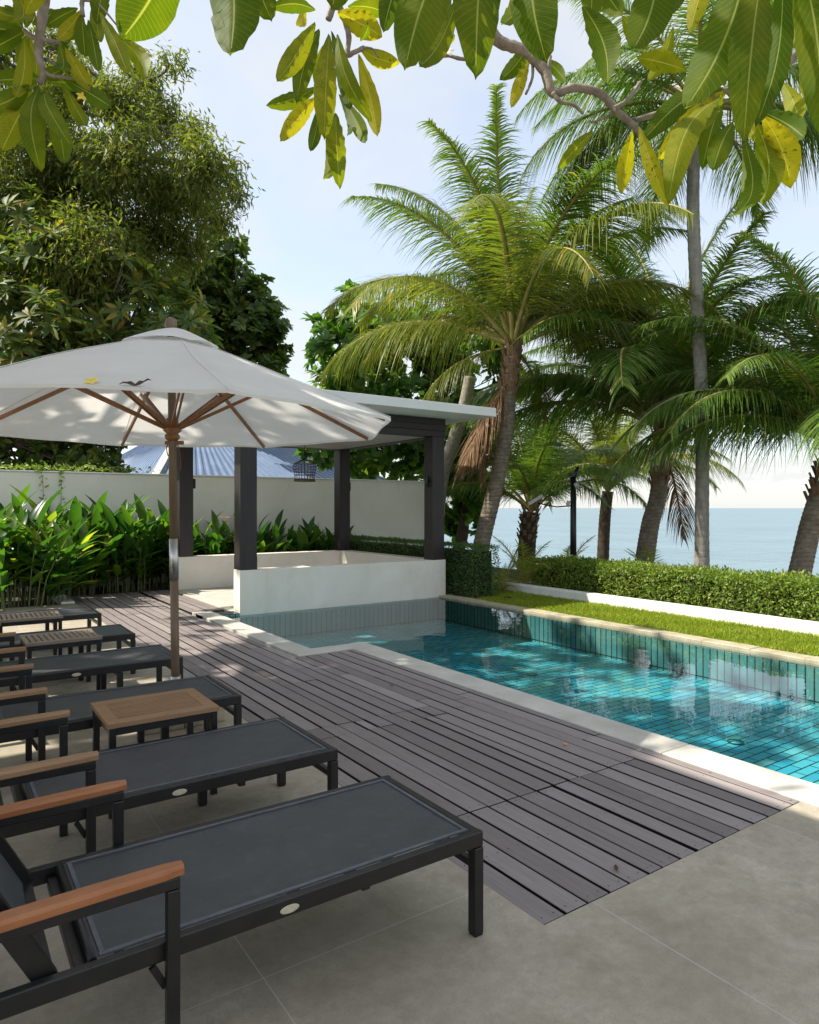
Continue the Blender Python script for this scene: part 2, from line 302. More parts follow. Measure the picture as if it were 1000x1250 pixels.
# ------------------------------------------------------------------ mesh helpers
class MB:
    def __init__(s): s.v = []; s.f = []; s.mi = []; s.sm = []; s.rnd = []
    def face(s, idx, mi=0, sm=False, r=.5): s.f.append(tuple(idx)); s.mi.append(mi); s.sm.append(sm); s.rnd.append(r)
    def box(s, a, b, mi=0, r=.5, M=None, bev=0):
        x0, y0, z0 = a; x1, y1, z1 = b; n = len(s.v)
        if bev:
            e = bev; pts = []
            for z, i in ((z0, 0), (z1-e, 0), (z1, e)):
                pts += [(x0+i, y0+i, z), (x1-i, y0+i, z), (x1-i, y1-i, z), (x0+i, y1-i, z)]
            rings = 3
        else:
            pts = [(x0, y0, z0), (x1, y0, z0), (x1, y1, z0), (x0, y1, z0), (x0, y0, z1), (x1, y0, z1), (x1, y1, z1), (x0, y1, z1)]; rings = 2
        for p in pts: s.v.append(tuple(M @ Vector(p)) if M else p)
        s.face((n+3, n+2, n+1, n), mi, False, r); k = n+4*(rings-1); s.face((k, k+1, k+2, k+3), mi, False, r)
        for q in range(rings-1):
            for i in range(4):
                j = (i+1) % 4; s.face((n+4*q+i, n+4*q+j, n+4*q+4+j, n+4*q+4+i), mi, False, r)
        return s
    def tube(s, pts, rad, k=8, mi=0, r=.5, cap=True):
        pts = [Vector(p) for p in pts]; m = len(pts)
        if isinstance(rad, (int, float)): rad = [rad]*m
        n0 = len(s.v); up = None
        for i, p in enumerate(pts):
            t = (pts[min(i+1, m-1)]-pts[max(i-1, 0)]).normalized()
            if up is None: up = t.orthogonal().normalized()
            up = (up - t*up.dot(t));  up = up.normalized() if up.length > 1e-6 else t.orthogonal().normalized()
            w = t.cross(up)
            for a in range(k):
                an = 2*math.pi*a/k; s.v.append(tuple(p+(up*math.cos(an)+w*math.sin(an))*rad[i]))
        for i in range(m-1):
            for a in range(k):
                b = (a+1) % k; s.face((n0+i*k+a, n0+i*k+b, n0+(i+1)*k+b, n0+(i+1)*k+a), mi, True, r)
        if cap and k > 2:
            s.face(tuple(n0+a for a in range(k))[::-1], mi, False, r); s.face(tuple(n0+(m-1)*k+a for a in range(k)), mi, False, r)
        return s
    def bar(s, a, b, w, h, mi=0, r=.5):     # rectangular bar between two points
        a, b = Vector(a), Vector(b); t = (b-a).normalized(); side = t.cross(Vector((0, 0, 1)))
        if side.length < 1e-3: side = Vector((1, 0, 0))
        side.normalize(); up = side.cross(t); n = len(s.v)
        for p in (a, b):
            for sx, sy in ((-1, -1), (1, -1), (1, 1), (-1, 1)): s.v.append(tuple(p+side*sx*w/2+up*sy*h/2))
        for q in ((3, 2, 1, 0), (4, 5, 6, 7), (0, 1, 5, 4), (1, 2, 6, 5), (2, 3, 7, 6), (3, 0, 4, 7)): s.face([n+i for i in q], mi, False, r)
        return s
    def lathe(s, prof, c=(0, 0, 0), k=16, mi=0, r=.5):
        n = len(s.v)
        for rr, z in prof:
            for a in range(k): an = 2*math.pi*a/k; s.v.append((c[0]+rr*math.cos(an), c[1]+rr*math.sin(an), c[2]+z))
        for i in range(len(prof)-1):
            for a in range(k):
                b = (a+1) % k; s.face((n+i*k+a, n+i*k+b, n+(i+1)*k+b, n+(i+1)*k+a), mi, True, r)
        s.face([n+a for a in range(k)][::-1], mi); s.face([n+(len(prof)-1)*k+a for a in range(k)], mi); return s
    def grid(s, P_, mi=0, sm=True, r=.5):   # P_[i][j] points
        n = len(s.v); a, b = len(P_), len(P_[0])
        for row in P_: s.v += [tuple(p) for p in row]
        for i in range(a-1):
            for j in range(b-1): s.face((n+i*b+j, n+i*b+j+1, n+(i+1)*b+j+1, n+(i+1)*b+j), mi, sm, r)
        return s
    def mesh(s, name, mats):
        me = bpy.data.meshes.new(name); me.from_pydata(s.v, [], s.f)
        for m in (mats if isinstance(mats, (list, tuple)) else [mats]): me.materials.append(m)
        me.polygons.foreach_set('material_index', s.mi); me.polygons.foreach_set('use_smooth', s.sm)
        at = me.attributes.new('rnd', 'FLOAT', 'FACE'); at.data.foreach_set('value', s.rnd); me.update(); return me
    def build(s, name, mats, parent=None, loc=None, bevel=0):
        return link(name, s.mesh(name, mats), parent, loc, bevel)
def link(name, me, parent=None, loc=None, bevel=0):
    o = bpy.data.objects.new(name, me); COL.objects.link(o)
    if parent: o.parent = parent
    if loc is not None: o.location = loc
    if bevel:
        b = o.modifiers.new('bevel', 'BEVEL'); b.width = bevel; b.segments = 2; b.limit_method = 'ANGLE'; b.angle_limit = R(40)
    return o
def tag(o, label=None, cat=None, group=None, kind=None):
    for k, v in (('label', label), ('category', cat), ('group', group), ('kind', kind)):
        if v: o[k] = v
    return o
def empty(name, loc=(0, 0, 0), rz=0, **kw):
    o = bpy.data.objects.new(name, None); COL.objects.link(o); o.location = loc; o.rotation_euler = (0, 0, rz)
    o.empty_display_size = .2; return tag(o, **kw)
def copy_tree(o, parent=None, **kw):
    c = o.copy(); COL.objects.link(c); c.parent = parent
    for ch in list(o.children): copy_tree(ch, c)
    return tag(c, **kw) if kw else c
def leafcloud(name, bv, bf, loc, rot, rnd, mat, parent=None, scale=None, uv=None):
    """one mesh made of many leaves: bv (n,3), bf (m,k), loc (N,3), rot (N,3,3)"""
    bv = np.asarray(bv, float); bf = np.asarray(bf, int); Nn = len(loc); n, (m, k) = len(bv), bf.shape
    V = np.einsum('nij,vj->nvi', rot, bv)
    if scale is not None: V = V*np.asarray(scale)[:, None, None]
    V = (V+np.asarray(loc)[:, None, :]).reshape(-1, 3)
    Fc = (bf[None]+(np.arange(Nn)*n)[:, None, None]).reshape(-1)
    me = bpy.data.meshes.new(name); me.vertices.add(len(V)); me.vertices.foreach_set('co', V.astype(np.float32).ravel())
    nf = Nn*m; me.loops.add(nf*k); me.loops.foreach_set('vertex_index', Fc.astype(np.int32))
    me.polygons.add(nf); me.polygons.foreach_set('loop_start', (np.arange(nf)*k).astype(np.int32))
    me.materials.append(mat); me.update(calc_edges=True)
    at = me.attributes.new('rnd', 'FLOAT', 'FACE'); at.data.foreach_set('value', np.repeat(rnd, m).astype(np.float32))
    me.validate(); return link(name, me, parent)
def basis(d, nrm):
    """rotation matrices: local x = d, local z ~ nrm"""
    d = d/np.linalg.norm(d, axis=1, keepdims=True); y = np.cross(nrm, d); y /= np.linalg.norm(y, axis=1, keepdims=True)+1e-9
    z = np.cross(d, y); return np.stack([d, y, z], axis=2)
# leaf shapes: x along, folded along the midrib
def leafshape(n=4, w=.3, fold=.12, curve=.15, pw=.8, tip=.55):
    V = []; Fs = []
    for i in range(n+1):
        t = i/n; ww = w/2*max(.02, math.sin(math.pi*min(1, t**pw))) ** tip; z = -curve*t*t
        V += [(t, -ww, z+fold*ww*2), (t, 0, z), (t, ww, z+fold*ww*2)]
    for i in range(n):
        a = i*3; Fs += [(a, a+3, a+4, a+1), (a+1, a+4, a+5, a+2)]
    return V, Fs
LF_SMALL = leafshape(2, .5, .2, .1)
LF_NARROW = leafshape(2, .17, .1, .25)
LF_ACACIA = leafshape(2, .27, .1, .25)
LF_MID = leafshape(3, .30, .15, .25)
LF_BROAD = leafshape(3, .52, .15, .15, 1.35)
def smooth_path(pts, n=12):
    pts = [Vector(p) for p in pts]; out = []
    m = len(pts)
    for i in range(m-1):
        p0, p1, p2, p3 = pts[max(i-1, 0)], pts[i], pts[i+1], pts[min(i+2, m-1)]
        for j in range(n):
            t = j/n; out.append(.5*((2*p1)+(p2-p0)*t+(2*p0-5*p1+4*p2-p3)*t*t+(3*p1-p0-3*p2+p3)*t**3))
    out.append(pts[-1]); return out

# ------------------------------------------------------------------ setting: ground, paving, deck, pool
PX0, PXU, PX1 = 3.92, 3.27, 7.10            # pool inner edges (near, upper near, far)
PYS, PYE, PYB = 6.62, 9.42, -5.0            # step, end by the pavilion, off-frame end
def rects(name, rs, z, mat, **kw):
    b = MB()
    for x0, y0, x1, y1 in rs: b.grid([[(x0, y0, z), (x1, y0, z)], [(x0, y1, z), (x1, y1, z)]], 0, False)
    return tag(b.build(name, mat), kind='structure')
rects('ground', [(-60, -40, 3.0, 60), (3.0, 9.9, 12, 60), (3.0, -40, 12, -5.4), (7.32, -5.4, 12, 9.9)], -.045, mt['soil'])
rects('paving', [(-8, -5, 1.80, 11.9), (1.80, -5, 3.645, 1.765)], 0, mt['paving'])
b = MB()
b.grid([[(12+0, -60, -.045), (12, 90, -.045)], [(14.5, -60, -.6), (14.5, 90, -.6)], [(22, -60, -1.9), (22, 90, -1.9)]][::-1], 0, True)
tag(b.build('beach', mt['sand']), kind='structure')
b = MB(); S = 9000
b.grid([[(16, -S, -1.7), (S, -S, -1.7)], [(16, S, -1.7), (S, S, -1.7)]], 0, False)
b.grid([[(-S, 90, -1.7), (16, 90, -1.7)], [(-S, S, -1.7), (16, S, -1.7)]], 0, False)
tag(b.build('sea', mt['sea']), kind='structure')
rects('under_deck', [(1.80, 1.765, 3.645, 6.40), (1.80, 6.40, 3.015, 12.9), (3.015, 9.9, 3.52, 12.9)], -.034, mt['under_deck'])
# deck boards
b = MB(); pitch = .1235; gap = .0160
nb = 15
def board(x0, x1, y0, y1):
    dz = random.uniform(-.003, .002); g = random.choice([-.004, -.002, 0, .002, .006])
    b.box((x0+g, y0, -.026), (x1-g*.6, y1, dz-.001), 0, min(1, max(0, random.gauss(.45, .25))), None, .0025)
    ks = [y0+.03, y1-.03]+[k*.45 for k in range(int(y0/.45)+1, int(y1/.45)+1) if y0+.1 < k*.45 < y1-.1]
    for yy in ks:
        for xx in (x0+.024, x1-.024):
            n = len(b.v); b.v += [(xx+.0038*math.cos(a*1.0472), yy+.0038*math.sin(a*1.0472), dz-.0005) for a in range(6)]; b.face(range(n, n+6), 1)
i = 0; x = 1.803
while x < 3.64:
    wd = pitch if i not in (5, 9) else pitch*.72
    x1 = min(x+wd-gap, 3.642)
    cuts = [1.768, 2.63 if x < 3.40 else 3.05]
    if x < 3.05: cuts += [4.0, 4.215]
    else: cuts += [random.uniform(3.9, 4.4)]
    last = cuts[-1]; lim = 6.355 if x1 > 3.0 else 12.88
    ys = [5.88, 7.0] if 2.68 < x < 2.9 else []
    for y in ys: cuts.append(y)
    last = cuts[-1]
    while last < lim-1.3:
        last += random.choice([1.2, 1.8, 2.4])+random.uniform(-.02, .02)
        if last < lim-.4: cuts.append(last)
    cuts.append(lim)
    for y0, y1 in zip(cuts[:-1], cuts[1:]): board(x, x1, y0+.005, y1-.004)
    x += wd; i += 1
x = 3.02
while x < 3.5: board(x, min(x+pitch-gap, 3.515), 9.92, 12.88); x += pitch
for k_, f_ in enumerate(b.f):      # board sides coloured near-black as painted shade in the gaps
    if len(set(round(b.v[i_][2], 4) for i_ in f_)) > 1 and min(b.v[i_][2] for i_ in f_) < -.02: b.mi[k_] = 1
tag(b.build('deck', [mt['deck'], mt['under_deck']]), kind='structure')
# coping
b = MB()
def cop(x0, y0, x1, y1, n, ax):
    for k in range(n):
        t0, t1 = k/n, (k+1)/n; g = .003
        if ax: b.box((x0, y0+(y1-y0)*t0+g, -.05), (x1, y0+(y1-y0)*t1-g, .004), 0, .5, None, .004)
        else: b.box((x0+(x1-x0)*t0+g, y0, -.05), (x1-(x1-x0)*(1-t1)-g, y1, .004), 0, .5, None, .004)
cop(3.65, -4.96, PX0+.012, 6.37, 12, True); cop(3.02, 6.37, PX0+.012, PYS+.012, 1, False)
cop(3.02, PYS+.014, PXU+.012, 9.9, 3, True)
tag(b.build('pool_coping', mt['coping']), kind='structure')
b = MB()
for k in range(26):
    y0 = -5+k*.56; y1 = min(y0+.557, 9.41); dz = random.uniform(0, .006)
    if y0 < 9.4: b.box((PX1-.012, y0, -.05), (PX1+.20, y1, .004+dz), 0, .5, None, .006)
tag(b.build('lawn_coping', mt['coping2']), kind='structure')
# pool basin
ZF = -.43
b = MB(); b.grid([[(3.2, -5, ZF), (PX1+.05, -5, ZF)], [(3.2, PYE+.4, ZF), (PX1+.05, PYE+.4, ZF)]], 0, False)
tag(b.build('pool_floor', mt['tile_floor']), kind='structure')
b = MB(); b.box((PX1, -5, ZF-.02), (PX1+.2, PYE+.3, -.051), 0); b.box((PX0-.2, -5, ZF-.02), (PX0, PYS-.02, -.051), 0)
b.box((PXU-.2, PYS, ZF-.02), (PXU, 9.85, -.051), 0); tag(b.build('pool_side_wall', mt['tile_wall_x']), kind='structure')
b = MB(); b.box((PXU, PYE+.003, ZF-.02), (3.555, PYE+.3, -.051), 0); b.box((3.555, PYE+.003, ZF-.02), (PX1, PYE+.24, -.072), 0); b.box((PXU-.2, PYS-.2, ZF-.02), (PX0-.2, PYS-.004, -.051), 0)
b.box((PX0-.2, PYS-.2, ZF-.02), (PX0, PYS-.004, -.051), 0)
b.box((PXU-.25, PYE+.003, -.0505), (3.548, PYE+.3, .003), 0)
tag(b.build('pool_end_wall', mt['tile_wall_y']), kind='structure')
b = MB(); zw = -.028
b.grid([[(PX0, -4.99, zw), (PX1, -4.99, zw)], [(PX0, PYS, zw), (PX1, PYS, zw)]], 0, False)
b.grid([[(PXU, PYS, zw), (PX1, PYS, zw)], [(PXU, PYE, zw), (PX1, PYE, zw)]], 0, False)
tag(b.build('pool_water', mt['pool_water']), kind='structure')
def ring(name, c, label):
    t = MB(); pts = [(c[0]+.06*math.cos(a*math.pi/12), c[1]+.06*math.sin(a*math.pi/12), ZF+.01) for a in range(25)]
    t.tube(pts, .004, 6); t.lathe([(.05, .002), (.05, .006), (.0, .008)], (c[0], c[1], ZF), 16, 1)
    tag(t.build('pool_drain', [mt['black_metal'], mt['tile_floor']]), label, 'drain', 'drains in the pool floor')
v = P(898, 907, (CH-ZF)*F/(907-620)); ring('d', v, 'round drain in the pool floor near the right edge')
v = P(650, 824, (CH-ZF)*F/(824-620)); ring('d', v, 'round drain in the pool floor in the middle of the pool')
# lawn, kerb
rects('lawn', [(PX1+.2, -5.4, 8.52, 8.78), (7.9, 8.78, 8.52, 11)], -.008, mt['lawn'])
n = 46000
gx = rng.uniform(PX1+.19, 8.52, n); gy = 9.6-rng.random(n)**.9*9.0; ok = ~((gx < 7.95) & (gy > 8.75)); gx, gy = gx[ok], gy[ok]; n = len(gx)
gd = np.stack([rng.normal(0, .55, n), rng.normal(0, .55, n), np.ones(n)], 1)
rot = basis(gd, np.stack([rng.normal(0, 1, n), rng.normal(0, 1, n), np.zeros(n)], 1))
g = leafcloud('grass', [(0, -.10, 0), (0, .10, 0), (.6, .07, .05), (.6, -.07, .05), (1, .0, .2), (1, -.01, .2)], [(0, 1, 2, 3), (3, 2, 4, 5)],
    np.stack([gx, gy, np.full(n, -.01)], 1), rot, rng.random(n)*(.6+.4*np.sin(gx*3+gy*2)**2), mt['grass'], None, rng.uniform(.025, .058, n)); tag(g, kind='stuff')
b = MB(); kys = [-3.4+k*1.9 for k in range(8)]
for k, y0 in enumerate(kys): b.box((8.52, y0, -.04), (8.72, min(y0+1.897, 10.4), .135), 0, .5, None, .008)
tag(b.build('garden_kerb', mt['kerb']), 'low white painted kerb between the lawn and the long hedge', 'kerb')
b = MB(); b.box((1.60, 11.9, -.04), (1.79, 12.95, .03), 0); tag(b.build('bed_edging', mt['kerb']), kind='structure')
rects('garden_path', [(-8, 11.9, .4, 12.1)], -.01, mt['soil'])

# ------------------------------------------------------------------ hedges
def hedge(name, x0, x1, y0, y1, z1, n, mat, label, size=.034, ragged=.03, thin=None):
    e = empty(name, ((x0+x1)/2, (y0+y1)/2, 0), label=label, cat='hedge'); off = np.array(e.location)
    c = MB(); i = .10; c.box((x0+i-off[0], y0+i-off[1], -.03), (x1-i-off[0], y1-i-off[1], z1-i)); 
    m2 = 60 if y1-y0 > 6 else 30
    br = MB()
    for k in range(m2*3):
        p = Vector((random.uniform(x0+.1, x1-.1)-off[0], random.uniform(y0+.1, y1-.1)-off[1], -.03)); q = p+Vector((random.uniform(-.12, .12), random.uniform(-.12, .12), z1*random.uniform(.6, .95)))
        br.tube([p, (p+q)/2+Vector((random.uniform(-.04, .04),)*3), q], [.008, .006, .003], 4)
    br.build('branches', mt['bark_dark'], e)
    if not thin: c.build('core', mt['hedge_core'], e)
    A = [(x1-x0)*(y1-y0), (y1-y0)*z1, (x1-x0)*z1*1.0, (y1-y0)*z1*.4]; A = np.array(A)/sum(A)
    kind = rng.choice(4, n, p=A); u, v2 = rng.random(n), rng.random(n); L = np.zeros((n, 3)); nr = np.zeros((n, 3))
    k = kind == 0; L[k] = np.stack([x0+u[k]*(x1-x0), y0+v2[k]*(y1-y0), np.full(k.sum(), z1)], 1); nr[k] = (0, 0, 1)
    k = kind == 1; L[k] = np.stack([np.full(k.sum(), x0), y0+u[k]*(y1-y0), v2[k]*z1], 1); nr[k] = (-1, 0, .2)
    k = kind == 2; L[k] = np.stack([x0+u[k]*(x1-x0), np.full(k.sum(), y0), v2[k]*z1], 1); nr[k] = (0, -1, .2)
    k = kind == 3; L[k] = np.stack([np.full(k.sum(), x1), y0+u[k]*(y1-y0), v2[k]*z1], 1); nr[k] = (1, 0, .2)
    w = .5*np.sin(L[:, 1]*5.1+L[:, 2]*4)+.5*np.sin(L[:, 1]*11+L[:, 0]*9+1)
    L += nr*(w*ragged+rng.normal(-.015, ragged*.8, n))[:, None]
    if thin:
        nz = np.sin(L[:, 1]*2.2)+np.sin(L[:, 1]*5.3+2)+rng.normal(0, .5, n); keep = (L[:, 1] > thin) | (L[:, 2] > z1*.72) | (nz > 0.2); L, nr, n = L[keep], nr[keep], keep.sum()
    d = nr*.5+rng.normal(0, .7, (n, 3)); L = L-off
    leafcloud('foliage', *LF_SMALL, L, basis(d, nr+rng.normal(0, .6, (n, 3))), rng.random(n), mat, e, rng.uniform(.7, 1.4, n)*size)
    return e
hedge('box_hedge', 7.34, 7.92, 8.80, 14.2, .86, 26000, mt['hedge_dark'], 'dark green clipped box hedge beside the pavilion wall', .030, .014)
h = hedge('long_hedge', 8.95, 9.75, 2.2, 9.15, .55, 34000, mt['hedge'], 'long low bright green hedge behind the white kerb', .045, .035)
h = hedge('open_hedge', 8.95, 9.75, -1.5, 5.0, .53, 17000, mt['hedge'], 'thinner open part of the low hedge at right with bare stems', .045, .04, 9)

# ------------------------------------------------------------------ boundary wall + house
b = MB(); b.box((-12, 14.6, -.05), (10.95, 14.85, 2.17)); b.box((-12, 14.58, 2.172), (10.97, 14.87, 2.20), 0)
tag(b.build('boundary_wall', mt['wall'], bevel=.006), 'long white rendered garden wall behind the leafy plants and pavilion', 'wall')
hb = empty('house', XY(296, 26), R(8), label='house with blue corrugated hip roof behind the white wall', cat='house')
b = MB(); b.box((-4.2, -3, 0), (4.4, 4.5, 2.3)); b.build('wall', mt['wall'], hb)
def roofplane(name, a, b_, c, d, n):
    """corrugated sheet, eave a->b, ridge d->c"""
    m = MB(); a, b_, c, d = map(Vector, (a, b_, c, d)); nrm = (b_-a).cross(d-a).normalized(); rows = []
    for i in range(n*4+1):
        t = i/(n*4); h = [.0, .035, .035, .0][i % 4]; rows.append([a.lerp(b_, t)+nrm*h, d.lerp(c, t)+nrm*h])
    m.grid(rows, 0, False); return m
rf = MB(); E = [(-5, -3.8, 2.2), (5.2, -3.8, 2.2), (5.2, 5.2, 2.2), (-5, 5.2, 2.2)]; RG = [(-1.9, .7, 4.7), (.2, .7, 4.7)]
for q, n_ in (((E[0], E[1], RG[1], RG[0]), 34), ((E[1], E[2], RG[1], RG[1]), 28), ((E[3], E[0], RG[0], RG[0]), 28), ((E[2], E[3], RG[0], RG[1]), 34)):
    m = roofplane('r', *q, n_); o = len(rf.v); rf.v += m.v
    for f in m.f: rf.face([o+i for i in f])
ro = rf.build('roof', mt['blue_roof'], hb)
b = MB()
for a_, c_ in ((E[0], RG[0]), (E[1], RG[1]), (RG[0], RG[1])): b.bar(Vector(a_)+Vector((0, 0, .05)), Vector(c_)+Vector((0, 0, .05)), .22, .06)
b.build('ridge_cap', mt['ridge'], ro)

# ------------------------------------------------------------------ pavilion
pv = empty('pavilion', (3.55, PYE, 0), label='open poolside pavilion with flat white roof and dark posts', cat='pavilion')
def pbox(name, bx, mat, par=pv, bev=.004):
    m = MB()
    for a_, c_ in bx: m.box(a_, c_)
    return m.build(name, mat, par, None, bev)
PW, PD = 3.68, 3.55     # size in x and y, local coordinates
pbox('low_wall', [((0, 0, -.07), (PW, .25, .61)), ((PW-.25, .252, 0), (PW, PD-.02, .607)), ((.05, PD-.25, 0), (PW-.252, PD, .604))], mt['pav_wall'])
pbox('floor', [((-.03, .26, -.04), (PW-.26, PD-.26, .006))], mt['coping'])
for k, (x, y) in enumerate([(.012, .012), (PW-.27, .012), (.10, PD-.262), (PW-.27, PD-.262)]):
    po = pbox('post', [((x, y, .605 if k != 9 else 0), (x+.25, y+.245, 2.72))], mt['post'])
    pbox('plinth', [((x-.002, y-.004, .606), (x+.252, y+.249, .80))], mt['post'], po, .002)
    if k in (1, 2, 3):
        dx = x-.045 if k == 1 else x+.25+.045
        s = MB(); s.lathe([(.03, -.09), (.034, -.085), (.034, .085), (.03, .09)], (dx, y+.12, 1.95), 12)
        s.box((min(dx, x+.125), y+.10, 1.93), (max(dx, x+.125), y+.14, 1.97)); s.build('wall_light', mt['black_metal'], po)
pbox('beam', [((0, .002, 2.72), (PW, .252, 2.82)), ((0, -.006, 2.822), (PW, .252, 2.92)), ((0, .002, 2.922), (PW, .252, 3.03)),
    ((0, .255, 2.715), (.25, PD, 3.03)), ((PW-.25, .255, 2.715), (PW, PD-.253, 3.03)), ((.252, PD-.25, 2.722), (PW, PD, 3.03))], mt['post'])
pbox('ceiling', [((.252, .254, 2.725), (PW-.252, PD-.252, 2.76))], mt['soffit'])
rf = pbox('roof', [((-.65, -.72, 3.031), (PW+.52, PD+.6, 3.175))], mt['roof_white'], pv, .008)
pbox('upper_slab', [((-.4, -.38, 3.176), (PW+.1, PD+.3, 3.235))], mt['roof_white'], rf, .006)
# hanging cage
cg = empty('bird_cage', P(372, 588, 12.3), label='small wire bird cage hanging from the pavilion ceiling', cat='bird cage')
b = MB(); Rr = .20
prof = [(Rr*.86, .02), (Rr*.92, .12), (Rr*1.03, .22), (Rr*1.06, .27), (Rr*.95, .32), (Rr*.55, .365), (.03, .40)]
for a in range(22):
    an = a*2*math.pi/22; b.tube([(r_*math.cos(an), r_*math.sin(an), z) for r_, z in prof], .0035, 4)
for r_, z in ((Rr*.87, .04), (Rr*.92, .12), (Rr*.98, .17), (Rr*1.03, .22), (Rr*1.06, .27), (Rr*.95, .32)):
    b.tube([(r_*math.cos(t*math.pi/12), r_*math.sin(t*math.pi/12), z) for t in range(25)], .006, 5)
b.build('wire_frame', mt['cage'], cg)
b = MB(); b.lathe([(Rr*.95, 0), (Rr*.98, .02), (Rr*.95, .045), (Rr*.9, .04)], (0, 0, 0), 22); b.build('tray', mt['cage'], cg)
b = MB(); b.tube([(0, 0, .39), (0, 0, .52)], [.03, .012], 8); b.tube([(0, 0, .5), (0, 0, .60), (.012, 0, .64), (0, 0, .68), (0, 0, .80)], .006, 6); b.tube([(0, 0, .12), (0, 0, .4)], .008, 6)
b.build('hook', mt['black_metal'], cg)

# ------------------------------------------------------------------ sun loungers (origin: foot end, near side; body runs to -x, width +y)
SH = .37; LW = .62
def make_lounger(wood, midnear):
    t = empty('sun_lounger'); bm = mt['black_metal']
    f = MB()
    for y in (.014, LW-.014): f.box((-1.95, y-.014, SH-.056), (-.002, y+.014, SH-.004))
    f.box((-.034, .029, SH-.055), (-.003, LW-.029, SH-.006)); f.box((-1.95, .041, SH-.063), (-1.91, LW-.041, SH-.010))
    f.box((-1.30, .041, SH-.062), (-1.265, LW-.041, SH-.03)); f.box((-.47, .041, SH-.090), (-.44, LW-.041, SH-.066))
    f.box((-1.262, .0285, SH-.024), (-.035, .048, SH-.016)); f.box((-1.262, LW-.048, SH-.024), (-.035, LW-.0285, SH-.016))
    fr = f.build('frame', bm, t, None, .004)
    for x, y, on in ((-.04, .0, 1), (-.04, LW-.04, 1), (-.47, LW-.04, 1), (-.47, .0, midnear), (-1.9, 0, 1), (-1.9, LW-.04, 1)):
        if not on: continue
        l = MB(); l.box((x, y, 0.006), (x+.04, y+.04, SH-.059)); lg = l.build('leg', bm, t, None, .004)
        l = MB(); l.box((x+.003, y+.003, 0), (x+.037, y+.037, .005)); l.build('foot_cap', bm, lg)
    l = MB(); l.box((-.036, .042, SH-.135), (-.012, LW-.042, SH-.110)); l.build('stretcher', bm, t)
    s = MB(); rows = []
    for i in range(21):
        x = -.038-i*1.215/20
        rows.append([(x, .031+(LW-.062)*j/10, SH-.006-.010*math.sin(math.pi*j/10)*math.sin(math.pi*i/20)**.5) for j in range(11)])
    s.grid(rows); st_ = s.build('seat', mt['sling'], t)
    p = MB()
    for y in (.041, LW-.041): p.box((-1.245, y-.006, SH-.0055), (-.045, y+.006, SH-.001))
    for x in (-.050, -1.235): p.box((x-.008, .048, SH-.0058), (x+.004, LW-.048, SH-.0012))
    p.build('piping', mt['piping'], st_)
    l = MB(); l.tube([(-1.262, .03, SH-.01), (-1.262, LW-.03, SH-.01)], .012, 8); l.build('seat_bar', bm, t)
    # backrest, hinged behind the seat and raised
    hx, hz, an, L = -1.36, SH-.03, R(62), .74; dx, dz = -math.cos(an), math.sin(an)
    s = MB(); s.grid([[(hx+dx*L*i/12, .055+(LW-.11)*j/8, hz+dz*L*i/12-.015*math.sin(math.pi*j/8)) for j in range(9)] for i in range(13)])
    bk = s.build('backrest', mt['sling'], t)
    s = MB()
    for y in (.052, LW-.052): s.bar((hx, y, hz), (hx+dx*L, y, hz+dz*L), .03, .05)
    s.bar((hx+dx*L, .052, hz+dz*L), (hx+dx*L, LW-.052, hz+dz*L), .03, .03); s.bar((hx, .052, hz), (hx, LW-.052, hz), .03, .03)
    s.build('back_frame', bm, bk)
    s = MB(); s.bar((hx+dx*.4, LW/2, hz+dz*.4-.01), (hx-.42, LW/2, SH-.05), .03, .012); s.build('prop', bm, bk)
    # arms
    for sgn, y in ((-1, -.018), (1, LW+.018)):
        a = MB(); a.box((-1.095, y-.014, .0), (-1.061, y+.014, .509)); a.box((-1.68, y-.014, .0), (-1.646, y+.014, .509))
        a.box((-1.68, y-.014, .510), (-1.061, y+.014, .541)); ao = a.build('arm_frame', bm, t, None, .004)
        w = MB(); rows = []
        for i in range(15):
            s_ = i/14; x = -1.053-.66*s_; z = .542+.012*math.sin(math.pi*s_)*0+.004*math.cos(s_*3); hw = .0235+.003*math.sin(math.pi*s_)
            if i == 0: hw *= .75
            rows.append([(x, y-hw, z), (x, y-hw, z+.016), (x, y-hw+.007, z+.025), (x, y+hw-.007, z+.025), (x, y+hw, z+.016), (x, y+hw, z), (x, y-hw, z)])
        w.grid(rows, 0, False); n0 = len(w.v)
        w.face((0, 5, 4, 3, 2, 1)); w.face([14*7+k for k in (0, 1, 2, 3, 4, 5)]); w.build('armrest', wood, ao)
    for y in (.0, LW):   # gusset under the rail
        s = MB(); yy = y; s.bar((-1.092, yy, SH-.12), (-1.125, yy, SH-.058), .012, .018); s.build('brace', bm, t)
    s = MB(); s.lathe([(1.0, 0), (1.0, .8), (.85, 1.0)], (0, 0, 0), 24)
    s.v = [(x*.030-.74, -.0005-z*.003, y*.012+SH-.034) for x, y, z in s.v]; s.build('name_plate', mt['plate'], t)
    s = MB(); s.lathe([(.012, -.01), (.012, .01)], (0, 0, 0), 10); s.v = [(x-1.5, z, y+SH-.075) for x, y, z in s.v]; s.build('hinge_tab', mt['steel'], t)
    return t
LG = 'sun loungers in a row facing the pool'
la = make_lounger(mt['teak_red'], 0); la.location = (1.585, 1.845, 0)
tag(la, 'nearest black sun lounger with reddish teak armrests, in the foreground', 'sun lounger', LG)
lb = make_lounger(mt['teak'], 0); lb.location = (1.56, 2.86, 0); lb.rotation_euler.z = R(.3)
tag(lb, 'second black sun lounger from the camera, in front of the larger side table', 'sun lounger', LG)
lc = make_lounger(mt['teak'], 1)
